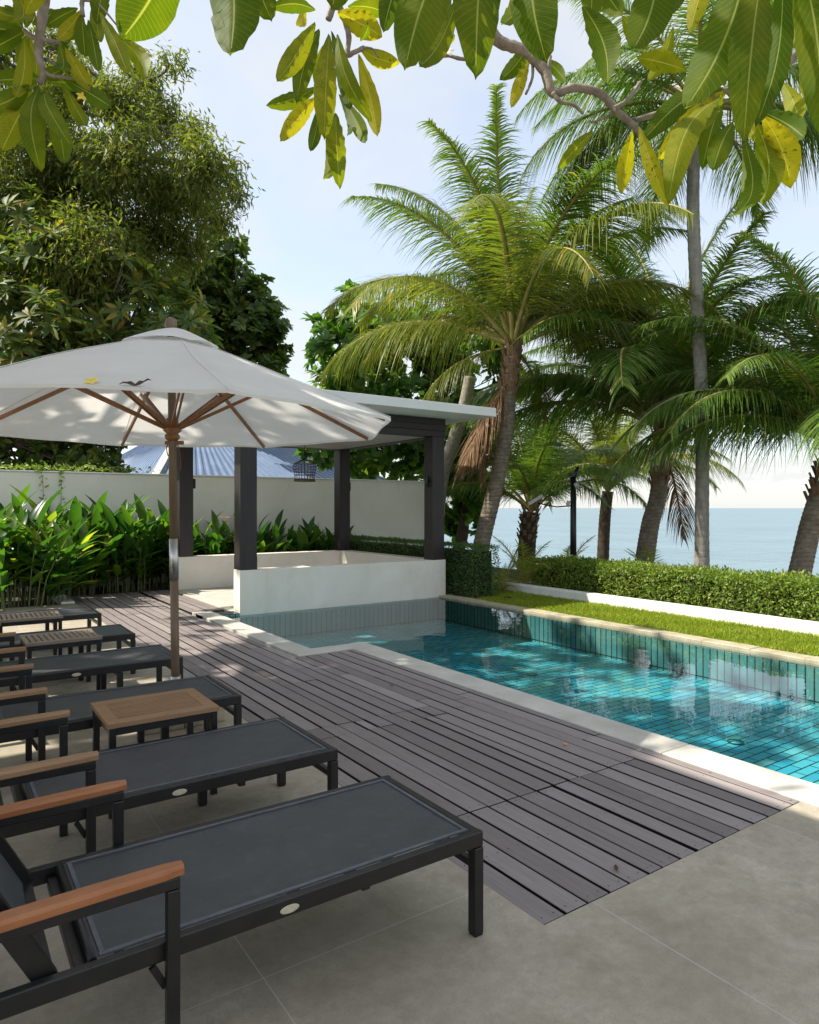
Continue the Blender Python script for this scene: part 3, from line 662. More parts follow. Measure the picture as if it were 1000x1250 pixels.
for o, (x, y, a), lab in ((lc, (1.525, 4.01, -.4), 'black sun lounger directly behind the larger side table, near the parasol base'),
    (None, (1.545, 5.28, .3), 'black sun lounger just behind the parasol pole'),
    (None, (1.485, 6.53, 0), 'black sun lounger behind the middle slatted side table'),
    (None, (1.47, 8.0, .5), 'farthest black sun lounger, by the leafy plants')):
    if o is None: o = copy_tree(lc)
    o.location = (x, y, 0); o.rotation_euler.z = R(a); tag(o, lab, 'sun lounger', LG)

# ------------------------------------------------------------------ side tables
def make_table(W_, D_, fine, wood, H=.46):
    t = empty('side_table'); bm = mt['black_metal']
    if fine:
        m = MB(); fb = .055
        m.box((-.008, -.008, H-.024), (W_+.008, fb, H)); m.box((-.008, D_-fb, H-.024), (W_+.008, D_+.008, H))
        m.box((-.008, fb+.0005, H-.024), (fb, D_-fb-.0005, H)); m.box((W_-fb, fb+.0005, H-.024), (W_+.008, D_-fb-.0005, H)); n_ = 13; w = (D_-2*fb)/n_
        for k in range(n_): m.box((fb+.0005, fb+k*w+.002, H-.018), (W_-fb-.0005, fb+(k+1)*w-.011, H-.001))
    else:
        m = MB(); m.box((-.008, -.008, H-.024), (W_+.008, .05, H)); m.box((-.008, D_-.05, H-.024), (W_+.008, D_+.008, H))
        n_ = 13; w = (W_+.016)/n_
        for k in range(n_): m.box((-.008+k*w+.004, .0505, H-.022), (-.008+(k+1)*w-.008, D_-.0505, H-.001))
    m.build('table_top', wood, t, None, .002)
    for x in (0, W_-.032):
        for y in (0, D_-.032): l = MB(); l.box((x, y, 0), (x+.032, y+.032, H-.026)); l.build('leg', bm, t, None, .003)
    a = MB(); z0, z1 = H-.062, H-.027
    for y in (.003, D_-.029): a.box((.033, y, z0), (W_-.033, y+.026, z1))
    for x in (.003, W_-.029): a.box((x, .033, z0), (x+.026, D_-.033, z1))
    a.build('apron', bm, t)
    a = MB()
    for x in (.004, W_-.026): a.box((x, .033, .165), (x+.022, D_-.033, .187))
    a.box((.027, D_/2-.011, .166), (W_-.027, D_/2+.011, .186)); a.build('stretcher', bm, t); return t
TG = 'teak topped side tables between the loungers'
t1 = make_table(.53, .44, True, mt['teak']); t1.location = (.685, 3.545, 0)
tag(t1, 'nearest side table, brown teak top with fine slats inside a wide border', 'side table', TG)
t2 = make_table(.53, .44, False, mt['teak_grey'], .455); t2.location = (.575, 6.03, 0); t2.rotation_euler.z = R(1)
tag(t2, 'middle side table with open coarse slats, in front of the fifth lounger', 'side table', TG)
t3 = copy_tree(t2); t3.location = (.475, 7.42, 0); t3.rotation_euler.z = R(-1)
tag(t3, 'farthest side table with coarse slats, cut off at the left edge', 'side table', TG)

# ------------------------------------------------------------------ parasol
um = empty('parasol', (1.41, 5.0, 0), label='large off-white fabric parasol with wooden ribs and pole', cat='parasol')
b = MB()
b.box((-.31, -.28, .0), (-.02, .24, .115)); b.box((-.014, -.28, 0), (.27, .24, .125)); bs = b.build('base_block', mt['block'], um, None, .012)
b = MB(); b.tube([(0, 0, .126), (0, 0, .30)], .036, 16); b.build('socket', mt['steel'], bs)
tilt = Vector((-.035, .0, 0))
def pz(z): return Vector((-.010*z, .008*z, z))
b = MB(); b.tube([pz(.13), pz(.99)], .029, 16); b.build('lower_pole', mt['pole_wood'], um)
b = MB(); b.tube([pz(.985), pz(1.28)], .0315, 16); b.build('sleeve', mt['steel'], um)
b = MB(); b.tube([pz(1.28), pz(2.76)], .028, 16); b.build('upper_pole', mt['pole_wood'], um)
# canopy centre, camera-aligned offsets converted to world
C0 = Vector((-.10*CA+-.06*SA, .10*SA-.06*CA, 0)); ZT, ZR, RC = 2.735, 2.085, 1.70
def cpt(ang, r, z): # ang measured from the lateral axis towards depth
    la_, de = math.cos(ang)*r, math.sin(ang)*r; return C0*min(1, r/1.0)+Vector((la_*CA+de*SA, -la_*SA+de*CA, z))
angs = [R(-59+45*k) for k in range(8)]
b = MB(); NR, NS = 12, 8
for k in range(8):
    a0, a1 = angs[k], angs[k]+R(45); rows = []
    for i in range(NR+1):
        t = i/NR; r = .16+(RC-.16)*t; zc = ZT-(ZT-ZR)*((r-.0)/RC)**1.08; row = []
        for j in range(NS+1):
            s_ = j/NS; p = cpt(a0, r, 0).lerp(cpt(a1, r, 0), s_); sag = .035*t*math.sin(math.pi*s_)+(.012*math.sin(9*s_+k)*t*t if k % 2 else .006*math.sin(14*s_)*t*t)
            row.append(Vector((p.x, p.y, zc-sag*.5+(.02*t**6*math.sin(math.pi*s_)))))
        rows.append(row)
    b.grid(rows)
    e = rows[-1]; b.grid([e, [p-Vector((0, 0, .018)) for p in e]])
cano = b.build('canopy', mt['canopy'], um)
b = MB()
for k in range(8):
    b.tube([cpt(angs[k], .16+(RC-.16)*t, ZT-(ZT-ZR)*(((.16+(RC-.16)*t))/RC)**1.08+.003) for t in [i/10 for i in range(11)]], .0028, 4)
b.build('seam', mt['canopy'], cano)
b = MB(); NT = 32; rows = []
for i in range(7):
    t = i/6; rows.append([cpt(2*math.pi*j/NT, .03+.30*t, ZT+.045-.135*t**1.25+(.010*math.sin(j*2*math.pi/8*1.0*2)*t+.008*math.sin(j*1.7)*t)) for j in range(NT+1)])
b.grid(rows); b.build('vent_cap', mt['canopy'], cano)
b = MB(); tp = C0*0+pz(2.74); b.lathe([(.025, 0), (.040, .02), (.044, .05), (.035, .09), (.012, .10)], (tp.x, tp.y, 2.76), 14); b.build('finial', mt['pole_wood'], um)
b = MB(); hp = pz(2.06); b.lathe([(.035, -.02), (.052, .0), (.052, .02), (.040, .03), (.062, .05), (.066, .085), (.045, .10), (.040, .14)], (hp.x, hp.y, 2.0), 20); b.build('hub', mt['rib_wood'], um)
for k in range(8):
    def rz(r): return ZT-(ZT-ZR)*(r/RC)**1.08-.022
    b = MB(); b.bar(cpt(angs[k], .05, rz(.05)), cpt(angs[k], 1.66, rz(1.66)-.006), .018, .026); rb = b.build('rib', mt['rib_wood'], um)
    b = MB(); q = cpt(angs[k], .78, rz(.78)-.02); h0 = Vector((hp.x, hp.y, 2.07)); dr = (q-h0); dr.z = 0; dr.normalize()
    s2 = Vector((-dr.y, dr.x, 0))*.013
    b.bar(h0+dr*.05+s2, q+s2, .011, .024); b.bar(h0+dr*.05-s2, q-s2, .011, .024); b.build('strut', mt['rib_wood'], rb)
b = MB(); q = Vector((hp.x, hp.y, 1.965)); b.tube([q+Vector((CA, -SA, 0))*-.05, q+Vector((CA, -SA, .02))*.08], .014, 8); b.build('peg', mt['rib_wood'], um)
b = MB(); r3 = Vector((CA, -SA, 0))
b.tube(smooth_path([q+r3*.03, q+r3*.05+Vector((0, 0, -.05)), q+r3*.06+Vector((0, 0, -.14)), q+r3*.055+Vector((0, 0, -.20))], 5), .004, 5)
b.tube(smooth_path([q-r3*.03, q-r3*.04+Vector((0, 0, -.05)), q-r3*.02+Vector((0, 0, -.10)), q+r3*.03+Vector((0, 0, -.06))], 5), .004, 5); b.build('cord', mt['red_cord'], um)
# things lying on the canopy
ctr = Vector(um.location)
def flower(name, loc, mat, s, label, nrm=(0, 0, 1), cat='flower'):
    b = MB(); nn = Vector(nrm).normalized(); t = nn.orthogonal().normalized(); w = nn.cross(t)
    for k in range(5):
        a = k*2*math.pi/5; d = t*math.cos(a)+w*math.sin(a); sd = nn.cross(d); rows = []
        for i in range(5):
            u = i/4; ww = .32*math.sin(math.pi*(u*.8+.12)); c_ = d*u+nn*(.35*u*(1-u)+.1*u); rows.append([(c_+sd*ww*-1)*s, (c_+nn*.05)*s, (c_+sd*ww)*s])
        b.grid(rows)
    b.lathe([(.08*s, 0), (.1*s, .05*s), (.05*s, .12*s)], (0, 0, 0), 8, 1)
    o = b.build(name, [mat, mt['yellow']]); o.location = loc; return tag(o, label, cat)
an = R(-59-45*.55); r_ = 1.60
pc = cpt(angs[7], 1.66, 0).lerp(cpt(angs[0], 1.66, 0), .50); 
flower('flower', ctr+Vector((pc.x, pc.y, ZT-(ZT-ZR)*(1.66/RC)**1.08+.012)), mt['yellow'], .040, 'small yellow fallen blossom on the front edge of the parasol', (-.35, -.5, .8))
pc0, pc1 = (cpt(angs[7], 1.68, 0).lerp(cpt(angs[0], 1.68, 0), s_) for s_ in (.60, .72))
b = MB(); rows = []
for i in range(9):
    u = i/8; p = pc0.lerp(pc1, u); p = Vector((p.x, p.y, ZR+.012+.008*math.sin(u*9)+.022*u*u)); w = .015*math.sin(math.pi*(.08+.85*u)); rows.append([p+Vector((SA*w, CA*w, .004)), p+Vector((0, 0, .9*w*(1.2+math.sin(u*23)*.5))), p-Vector((SA*w*.4, CA*w*.4, -.004+.3*w))])
b.grid(rows); o = b.build('dead_leaf', mt['brown_leaf']); 
for v_ in o.data.vertices: pass
o.location = ctr; tag(o, 'curled dark dead leaf on the front rim of the parasol', 'leaf')
for px_, py_, m_, lab_ in ((690, 910, 'orange', 'small orange leaf lying on the deck boards near the pool'), (478, 838, 'brown_leaf', 'small brown leaf on the deck near the pool step'), (752, 1062, 'brown_leaf', 'tiny brown leaf on the bare paving in front of the deck')):
    b = MB(); q_ = random.uniform(0, 3); cq, sq = math.cos(q_), math.sin(q_)
    b.grid([[((x*.011-.02)*cq-(y-1)*.010*math.sin(.3+x*.75)*sq, (x*.011-.02)*sq+(y-1)*.010*math.sin(.3+x*.75)*cq, .006+.003*(y-1)**2+.001*x) for y in range(3)] for x in range(5)])
    o = b.build('fallen_leaf', mt[m_]); o.location = P(px_, py_, CH*F/(py_-620)); tag(o, lab_, 'leaf')
v = P(617, 732, (CH-.02)*F/(732-620)); b = MB()
b.grid([[(x*.09-.05, y*.05-.04, .03+.02*math.sin(x*1.3+y)) for y in range(3)] for x in range(3)]); o = b.build('dead_leaf', mt['brown_leaf']); o.location = v
tag(o, 'brown fallen leaf on the lawn at the far pool corner', 'leaf')

# ------------------------------------------------------------------ trees
def branch(b, p, q, r0, r1, k=6, wob=.12, n=5, sag=0):
    p, q = Vector(p), Vector(q); L = (q-p).length; mid = []
    o1 = Vector([random.uniform(-1, 1) for _ in range(3)])*L*wob; o2 = Vector([random.uniform(-1, 1) for _ in range(3)])*L*wob
    pts = smooth_path([p, p.lerp(q, .35)+o1+Vector((0, 0, sag*L)), p.lerp(q, .7)+o2+Vector((0, 0, sag*L)), q], n)
    m = len(pts); b.tube(pts, [r0+(r1-r0)*i/(m-1) for i in range(m)], k); return pts
def tree(name, label, base, trunk_pts, lobes, leaf, mat, bark, ncl, per, lsize, r0=.2, style='drop', parent_cat='tree', csz=.35, twig=True, lobe_r=.06, orient=None):
    e = empty(name, base, label=label, cat=parent_cat); off = Vector(base); b = MB()
    tp = smooth_path(trunk_pts, 8); m = len(tp); b.tube([p-off for p in tp], [r0*(1-.6*i/(m-1)) for i in range(m)], 10)
    LOC, DIR, NRM = [], [], []
    for (c, rad) in lobes:
        c = Vector(c); rad = Vector(rad) if not isinstance(rad, (int, float)) else Vector((rad,)*3)
        j = min(range(m//2, m), key=lambda i: (tp[i]-c).length) if m > 3 else m-1
        s0 = tp[j]; bp_ = branch(b, s0-off, c-off, lobe_r, lobe_r*.4, 6, .10)
        k = max(3, int(ncl*rad.x*rad.z))
        for _ in range(k):
            d = Vector((random.gauss(0, 1), random.gauss(0, 1), random.gauss(0, 1))).normalized(); rr = random.random()**.45*random.uniform(.85, 1.12)
            p = c+Vector((d.x*rad.x, d.y*rad.y, d.z*rad.z))*rr; outd = (p-c).normalized() if (p-c).length > 1e-3 else d
            if twig and random.random() < (.12 if style == 'drop' else .22): b.tube([bp_[random.randrange(len(bp_)//3, len(bp_))], ((p+c)/2-off)+Vector((0, 0, .08)), p-off], [lobe_r*.3, lobe_r*.2, .006], 4, 0, .5, False)
            if style == 'rosette':
                ax = (outd+Vector((0, 0, .9))+Vector([random.gauss(0, .3) for _ in range(3)])).normalized()
                t = ax.orthogonal().normalized(); w = ax.cross(t); ph = random.random()*6
                for q in range(per):
                    a = ph+q*2.4; el = random.uniform(-.15, .9); dd = (t*math.cos(a)+w*math.sin(a))+ax*el
                    LOC.append(p+dd*.02+ax*random.uniform(-.1, .05)*csz); DIR.append(dd); NRM.append(ax+dd*-.3+Vector([random.gauss(0, .2) for _ in range(3)]))
            else:
                for q in range(per):
                    g_ = Vector((random.gauss(0, 1), random.gauss(0, 1), random.gauss(0, .8)))*csz
                    dd = outd*.4+Vector((random.gauss(0, .6), random.gauss(0, .6), random.gauss(-.45 if style == 'drop' else 0, .6)))
                    LOC.append(p+g_); DIR.append(dd); NRM.append(Vector((random.gauss(0, .7), random.gauss(0, .7), 1)))
    b.build('trunk', bark, e)
    L = np.array(LOC)-np.array(off); n = len(L)
    leafcloud('crown', *leaf, L, basis(np.array(DIR), np.array(NRM)), np.clip(rng.random(n)*.9+rng.random(n)*.1, 0, 1), mat, e, rng.uniform(.65, 1.25, n)*lsize); return e
def lob(D, items, dd=1.0, f=1.0):
    out = []
    for it in items:
        x, y, r = it[:3]; d = D+(it[3] if len(it) > 3 else random.uniform(-dd, dd)); rr = r/F*d*f; out.append((P(x, y, d), Vector((rr, rr, rr*.85))))
    return out
# tall feathery acacia
Da = 16.5
it = [(205, 80, 16), (178, 95, 26), (150, 120, 42), (100, 105, 42), (195, 150, 38), (50, 130, 55), (235, 170, 28), (245, 205, 40), (280, 205, 18), (284, 232, 18), (150, 195, 60), (85, 215, 75),
      (20, 230, 80), (215, 240, 55), (262, 262, 30), (170, 290, 60), (225, 300, 35), (100, 310, 80), (30, 330, 80), (-60, 150, 90), (-80, 280, 110), (190, 345, 40), (60, 60, 35), (-40, 40, 70)]
tree('acacia_tree', 'tall feathery olive green tree rising behind the left shrubs', XY(70, Da), [XY(70, Da), P(75, 480, Da), P(100, 330, Da), P(135, 200, Da), P(160, 110, Da)],
    lob(Da, it, 1.8, .86), LF_ACACIA, mt['acacia'], mt['bark'], 125, 46, .165, .20, 'drop', csz=.19, lobe_r=.05)
# mid frangipani thicket on the left
Df = 15.4
it = [(30, 270, 45), (70, 310, 50), (20, 350, 60), (110, 350, 50), (80, 400, 60), (160, 375, 45), (30, 430, 60), (130, 430, 55), (205, 400, 34), (180, 440, 40), (240, 425, 24), (225, 455, 28),
      (60, 480, 55), (-50, 330, 80), (-60, 450, 90), (120, 490, 45), (250, 455, 18), (210, 360, 26), (150, 330, 40), (230, 380, 30), (190, 430, 45), (60, 430, 60), (100, 300, 45), (245, 400, 24), (20, 480, 60), (110, 440, 60)]
tree('frangipani_shrub', 'wide frangipani with bare grey branches and leaf rosettes left of the parasol', XY(60, 17), [XY(60, 17), P(55, 560, 16.5), P(70, 500, 16), P(90, 440, Df)],
    lob(Df, it, .7), LF_MID, mt['frangi_mid'], mt['bark_pale'], 36, 14, .33, .14, 'rosette', csz=.35, lobe_r=.045)
it = [(255, 320, 34), (240, 350, 40), (285, 300, 16), (345, 400, 12), (325, 380, 20), (300, 400, 40), (268, 310, 22), (280, 335, 30), (262, 370, 35), (300, 365, 28), (318, 352, 14), (310, 395, 32), (332, 410, 22), (335, 438, 20), (270, 420, 45), (345, 428, 12), (240, 400, 40), (300, 440, 30), (318, 455, 30), (225, 340, 30), (255, 298, 14)]
tree('dark_tree', 'dark dense tree rising just right of the parasol top', XY(290, 25), [XY(290, 25), P(285, 500, 25), P(280, 400, 25)],
    lob(25, it, 1.2), LF_BROAD, mt['dark_tree'], mt['bark_dark'], 60, 14, .30, .22, 'rosette', csz=.4, lobe_r=.07)
Dm = 20.5
it = [(430, 365, 20), (415, 385, 18), (385, 398, 10), (450, 385, 30), (402, 420, 28), (383, 440, 10), (440, 420, 38), (500, 400, 40), (470, 450, 45), (540, 440, 50), (420, 470, 40), (500, 500, 50), (560, 500, 45),
      (400, 540, 40), (450, 550, 45), (510, 560, 45), (560, 560, 45), (585, 590, 30), (570, 620, 28), (540, 630, 30), (590, 640, 14), (556, 655, 12), (600, 540, 30), (620, 460, 30), (560, 400, 35), (600, 420, 35)]
tree('almond_tree', 'bushy bright green broadleaf tree behind the pavilion roof', XY(560, Dm), [XY(556, Dm), P(566, 640, Dm), P(558, 560, Dm), P(540, 480, Dm), P(500, 420, Dm)],
    lob(Dm, it, 1.4), LF_BROAD, mt['almond'], mt['bark_dark'], 50, 14, .32, .2, 'rosette', csz=.35, lobe_r=.06)
it = [((-2.2, 9.4, 8.0), 1.7), ((-.9, 9.0, 7.0), 1.2), ((-3.6, 8.6, 7.6), 1.6), ((-1.4, 10.6, 9.0), 1.5), ((-.6, 11.2, 8.0), 1.1), ((-2.8, 10.8, 9.6), 1.5), ((-4.4, 10.4, 8.4), 1.6), ((-1.6, 7.9, 8.8), 1.3),
      ((-3.2, 7.4, 9.2), 1.3), ((-.7, 10.0, 9.6), 1.1), ((-5.4, 9.0, 8), 1.5), ((-2.0, 12.2, 8.4), 1.4), ((-1.6, 8.6, 10.2), 1.2), ((-.4, 12.6, 9.6), 1.0)]
tree('added_shade_tree', 'big unseen tree left of the picture, added to shade the pool and loungers', (-4.2, 10.2, 0), [(-4.2, 10.2, 0), (-4.0, 10, 2.5), (-3.2, 9.8, 5), (-2.4, 9.6, 7)],
    it, LF_BROAD, mt['almond'], mt['bark'], 16, 13, .26, .3, 'rosette', csz=.4, lobe_r=.09)  # out of view, added so its crown shades pool, parasol and loungers
# leaning pale trunk
b = MB(); pts = smooth_path([XY(528, 18.2, -.3), P(538, 590, 18), P(552, 545, 17.8), P(566, 500, 17.6), P(574, 460, 17.5)], 8); m = len(pts)
lp = empty('leaning_tree', pts[0], label='pale bare trunk leaning right behind the front right pavilion post', cat='tree')
b.tube([p-pts[0] for p in pts], [.2-.05*i/(m-1) for i in range(m)], 12); b.build('trunk', mt['bark_pale'], lp)
# wild vine-covered thicket behind the wall
it = [(x, y+random.uniform(-8, 8), 26) for x in range(-80, 150, 24) for y in (542, 566)]+[(x, 590, 20) for x in range(-80, 130, 24)]+[(x, 508, 30) for x in range(-60, 300, 32)]+[(x, 470, 30) for x in range(-60, 260, 36)]
tree('thicket', 'dark leafy thicket topping the white wall under the parasol', XY(-40, 15.8), [XY(-40, 15.8), P(-20, 600, 15.8), P(15, 540, 15.6)],
    lob(15.6, it, .5), LF_BROAD, mt['dark_tree'], mt['bark_dark'], 75, 13, .21, .10, 'rosette', csz=.3, lobe_r=.03)
# creeper spilling over the wall top
b = MB(); cp = empty('creeper', (2.3, 14.58, 2.2), label='small green creeper trailing over the top of the white wall', cat='plant'); L_, D_ = [], []
for k in range(2):
    x = random.uniform(-1.2, .2); pts = smooth_path([(x, .15, .03), (x, -.03, .03), (x+random.uniform(-.1, .1), -.035, -random.uniform(.1, .35)), (x+random.uniform(-.2, .2), -.04, -random.uniform(.3, .7))], 6)
    b.tube(pts, .004, 4)
    for p in pts[6:]:
        for q in range(2): L_.append(p+Vector((random.uniform(-.05, .05), -.01, random.uniform(-.04, .04)))); D_.append((random.gauss(0, 1), -.4, random.gauss(-.5, .5)))
for k in range(420):
    x = random.gauss(-.5, 1.1); L_.append(Vector((x, random.uniform(-.02, .3), .02+abs(random.gauss(0, .06))))); D_.append((random.gauss(0, 1), random.gauss(0, 1), random.random()))
b.build('stems', mt['stem'], cp); n = len(L_)
leafcloud('leaves', *LF_SMALL, np.array(L_), basis(np.array(D_, float), rng.normal(0, .4, (n, 3))+(0, -1, .5)), rng.random(n), mt['hedge'], cp, rng.uniform(.05, .09, n))

# ------------------------------------------------------------------ palms
def frond_mesh(L, e0, bend, mats, seed, nl=78, dead=False, hang=.5, twist=0):
    rs = random.Random(seed); b = MB(); pts = []; p = Vector((0, 0, 0)); n = 36
    for i in range(n+1):
        t = i/n; an = e0-bend*(t**1.35); pts.append(p.copy()); az = twist*t*t
        p = p+Vector((math.cos(an)*math.cos(az), math.cos(an)*math.sin(az), math.sin(an)))*(L/n)
    b.tube(pts, [.050*(1-t_/n)**.8*(L/4.5)+.006 for t_ in range(n+1)], 5, 1, .5, False)
    for k in range(nl):
        t = .16+.83*(k/(nl-1))**.92; fi = t*n; i = min(int(fi), n-1); q = pts[i].lerp(pts[i+1], fi-i); tan = (pts[i+1]-pts[i]).normalized()
        side0 = tan.cross(Vector((0, 0, 1)));  side0 = side0.normalized() if side0.length > .05 else Vector((0, 1, 0)); upv = side0.cross(tan)
        prof = (math.sin(math.pi*min(1, (.12+.95*t)**.85))**.6) if t < .97 else .25
        for sg in (-1, 1):
            if rs.random() < .04: continue
            ll = L*.27*max(.22, prof)*rs.uniform(.75, 1.15); fw = .35+.75*t+rs.uniform(-.12, .12)
            if dead: fw += .4
            d = (side0*sg+tan*fw+upv*rs.uniform(-.05, .42)).normalized(); w = (.0075+.0065*rs.random())*(L/4.5)**.5; rows = []
            hg = hang*rs.uniform(.6, 1.3)*(2.0 if dead else 1); wv = (tan-d*tan.dot(d)).normalized(); wv = (wv+upv*.5*sg*0+Vector((0, 0, .35))).normalized()
            for s_ in (0, .25, .55, .8, 1.0):
                c = q+d*ll*s_*(1-.12*hg*s_)-Vector((0, 0, 1))*hg*ll*s_**1.8*.75; ww = w*(1, 1.05, .85, .5, .06)[int(s_*4+.5) if s_ < 1 else 4]
                rows.append([c-wv*ww, c+wv*ww])
            b.grid(rows, 0, True, min(1, max(0, rs.gauss(.45, .22)+(.12 if t > .93 else 0))))
    return b.mesh('frond', mats)
def trunkmesh(b, pts, r0, r1, k=14, rings=.012, flare=.5):
    pp = smooth_path(pts, 30); m = len(pp); rad = []
    for i in range(m):
        t = i/(m-1); r = r0+(r1-r0)*t+flare*r0*math.exp(-t*14); rad.append(r*(1+rings*3*(i % 3 == 0)+random.uniform(-.01, .01)))
    b.tube(pp, rad, k); return pp
FR = {}  # frond meshes by kind
def fronds(key, L, specs, mats, hang=.5, nl=78):
    FR[key] = [frond_mesh(L, R(e), R(bd), mats, 10*i+len(key), nl, False, hang*(1.25 if e < 40 else .9), tw) for i, (e, bd, tw) in enumerate(specs)]
SPEC = [(87, 42, .2), (78, 66, -.3), (66, 88, .25), (54, 98, -.2), (42, 98, .3), (28, 86, -.25), (12, 80, .2), (-8, 62, -.2), (-30, 40, .1)]
fronds('warm', 4.9, SPEC, [mt['palm_leaf_warm'], mt['petiole']], .95, 176)
fronds('green', 4.6, SPEC, [mt['palm_leaf'], mt['petiole']], .8, 160)
FR['main'] = [FR['warm'][i] if i > 2 else frond_mesh(4.9, R(SPEC[i][0]), R(SPEC[i][1]), [mt['palm_leaf_mid'], mt['petiole']], 300+i, 176, False, .85, SPEC[i][2]) for i in range(9)]
fronds('young', 1.5, [(75, 50, .1), (55, 80, -.1), (35, 90, .1)], [mt['palm_leaf_young'], mt['petiole']], .3, 34)
DEAD = [frond_mesh(2.6, R(-60), R(25), [mt['dead_leaf'], mt['fibre']], 70+i, 56, True, .7) for i in range(2)]
def palm(name, label, tpts, r0, r1, key, plan, scale=1, bark='bark_palm', dead=0, boots=True, group=None, dead_az=None):
    base = Vector(tpts[0]); e = empty(name, base, label=label, cat='palm tree'); 
    if group: e['group'] = group
    b = MB(); pp = trunkmesh(b, [Vector(p)-base for p in tpts], r0, r1); b.build('trunk', mt[bark], e); top = pp[-1]
    if boots:
        b = MB(); d = (pp[-1]-pp[-8]).normalized()
        for k in range(46):
            a = k*2.4; z = -1.15+1.3*(k/46); c = top+d*z*scale; rr = r1*1.05; o1 = Vector((math.cos(a), math.sin(a), 0))
            b.bar(c+o1*rr*.8, c+o1*(rr*1.15+.03)+Vector((0, 0, .24*scale)), .10*scale, .02, 0)
        b.build('boots', mt['fibre'], e)
    for az, kind, sc in plan:
        o = link('frond', FR[key][kind], e, top+Vector((0, 0, .02))); o.rotation_euler = (random.uniform(-.12, .12), 0, R(az)); o.scale = (scale*sc,)*3
    for k in range(dead):
        az = (dead_az or 0)+random.uniform(-55, 55) if dead_az is not None else random.uniform(0, 360)
        o = link('dead_frond', DEAD[k % 2], e, top-Vector((0, 0, random.uniform(.1, .7)*scale))); o.rotation_euler = (0, random.uniform(-.35, .1), R(az)); o.scale = (scale*random.uniform(.7, 1),)*3
    return e
# azimuths: image right = -34.5 deg, away = 55.5, image left = 145.5, towards camera = 235.5
IR = -34.5
def plan_full(n, seed, lo=0, hi=8, extra=()):
    rs = random.Random(seed); out = []
    for i in range(n):
        k = lo+(hi-lo)*i/(n-1); out.append((i*137.5+rs.uniform(-12, 12)+seed*31, min(8, int(round(k))), rs.uniform(.86, 1.06)))
    return out+list(extra)
palm('coconut_palm', 'large coconut palm with curved trunk right of the pavilion roof', [XY(578, 14, -.1), P(590, 655, 14), P(606, 590, 14), P(617, 530, 14), P(622, 470, 14), P(627, 425, 14)], .165, .15, 'main',
    plan_full(24, 3, 0, 4.3, [(IR+176, 5, .92), (IR+5, 5, .9), (IR+190, 7, .5), (IR+60, 7, .5), (IR-30, 4, .9), (IR+150, 3, .95), (IR+20, 3, 1)]), 1.0, 'bark_palm', 5, True, None, IR+180)
palm('coconut_palm', 'dark green coconut palm with short leaning trunk left of the tall trunk', [XY(778, 15.5, -.6), P(786, 690, 15.5), P(794, 640, 15.5), P(804, 600, 15.5), P(808, 525, 15.5)], .22, .17, 'green',
    plan_full(28, 5, 0, 4.6, [(IR, 5, .9), (IR+180, 5, .9), (IR+172, 4, 1), (IR+8, 4, 1), (IR-15, 4, .9), (IR+160, 4, 1.0), (IR+15, 3, 1.05), (IR-25, 2, 1), (IR+170, 2, 1.05), (IR+200, 1, 1)]), 1.2, 'bark_palm', 1)
palm('coconut_palm', 'tallest palm with straight grey trunk reaching the top of the picture', [XY(857, 12.4, -.1), P(857, 640, 12.4), P(857, 500, 12.4), P(850, 350, 12.4), P(846, 240, 12.4), P(850, 130, 12.4)], .118, .105, 'green',
    plan_full(18, 8, 1, 7.4, [(IR-8, 7, 1.1), (IR+3, 6, 1.0), (IR+180, 7, .9), (IR+172, 6, 1.0), (IR+190, 5, 1)]), .80, 'bark_grey_palm', 3)
palm('coconut_palm', 'coconut palm with leaning ringed trunk at the right edge', [XY(965, 12.2, -.2), P(976, 700, 12.2), P(990, 640, 12.2), P(1006, 590, 12.2), P(1020, 545, 12.2)], .19, .16, 'green',
    plan_full(24, 11, 0, 5.4, [(IR+180, 4, 1), (IR+175, 5, 1), (IR+190, 5, .9), (IR+165, 3, 1), (IR+178, 2, 1.05), (IR+150, 4, 1)]), .95)
palm('coconut_palm', 'low squat palm behind the lamp post near the beach', [XY(640, 19, -1), P(644, 660, 19), P(648, 625, 19)], .26, .22, 'green',
    plan_full(20, 14, 0, 4.4, [(IR+4, 4, 1.0), (IR+180, 4, .8), (IR+8, 3, 1)]), .86, 'bark_dark', 1)
palm('coconut_palm', 'second squat palm half hidden behind the leaning dark palm', [XY(735, 23, -1), P(738, 640, 23), P(742, 600, 23)], .2, .18, 'warm',
    plan_full(20, 19, 0, 4.4), .95, 'bark_dark', 0, False)
def sapling(loc, lab, sc, n=11, seed=1):
    e = empty('palm_sapling', loc, label=lab, cat='palm sapling'); rs = random.Random(seed)
    b = MB(); b.tube([(0, 0, 0), (0, 0, .25*sc)], [.07*sc, .05*sc], 8); b.build('stem', mt['fibre'], e)
    for i in range(n):
        o = link('frond', FR['young'][i % 3], e, (0, 0, .2*sc)); o.rotation_euler = (0, 0, i*2.4+seed); o.scale = (sc*rs.uniform(.8, 1.1),)*3
sapling(XY(640, 12.6, -.1), 'small yellow-green palm behind the left end of the long hedge', .75, 12, 2)
sapling(XY(612, 12.4, -.1), 'tiny young palm in the gap between the two hedges', .50, 8, 5)
sapling(XY(690, 15.4, -.3), 'low young palm at the foot of the lamp post', .8, 10, 4)
sapling(XY(800, 15.2, -.6), 'young palm at the foot of the leaning dark palm', 1.0, 12, 7)

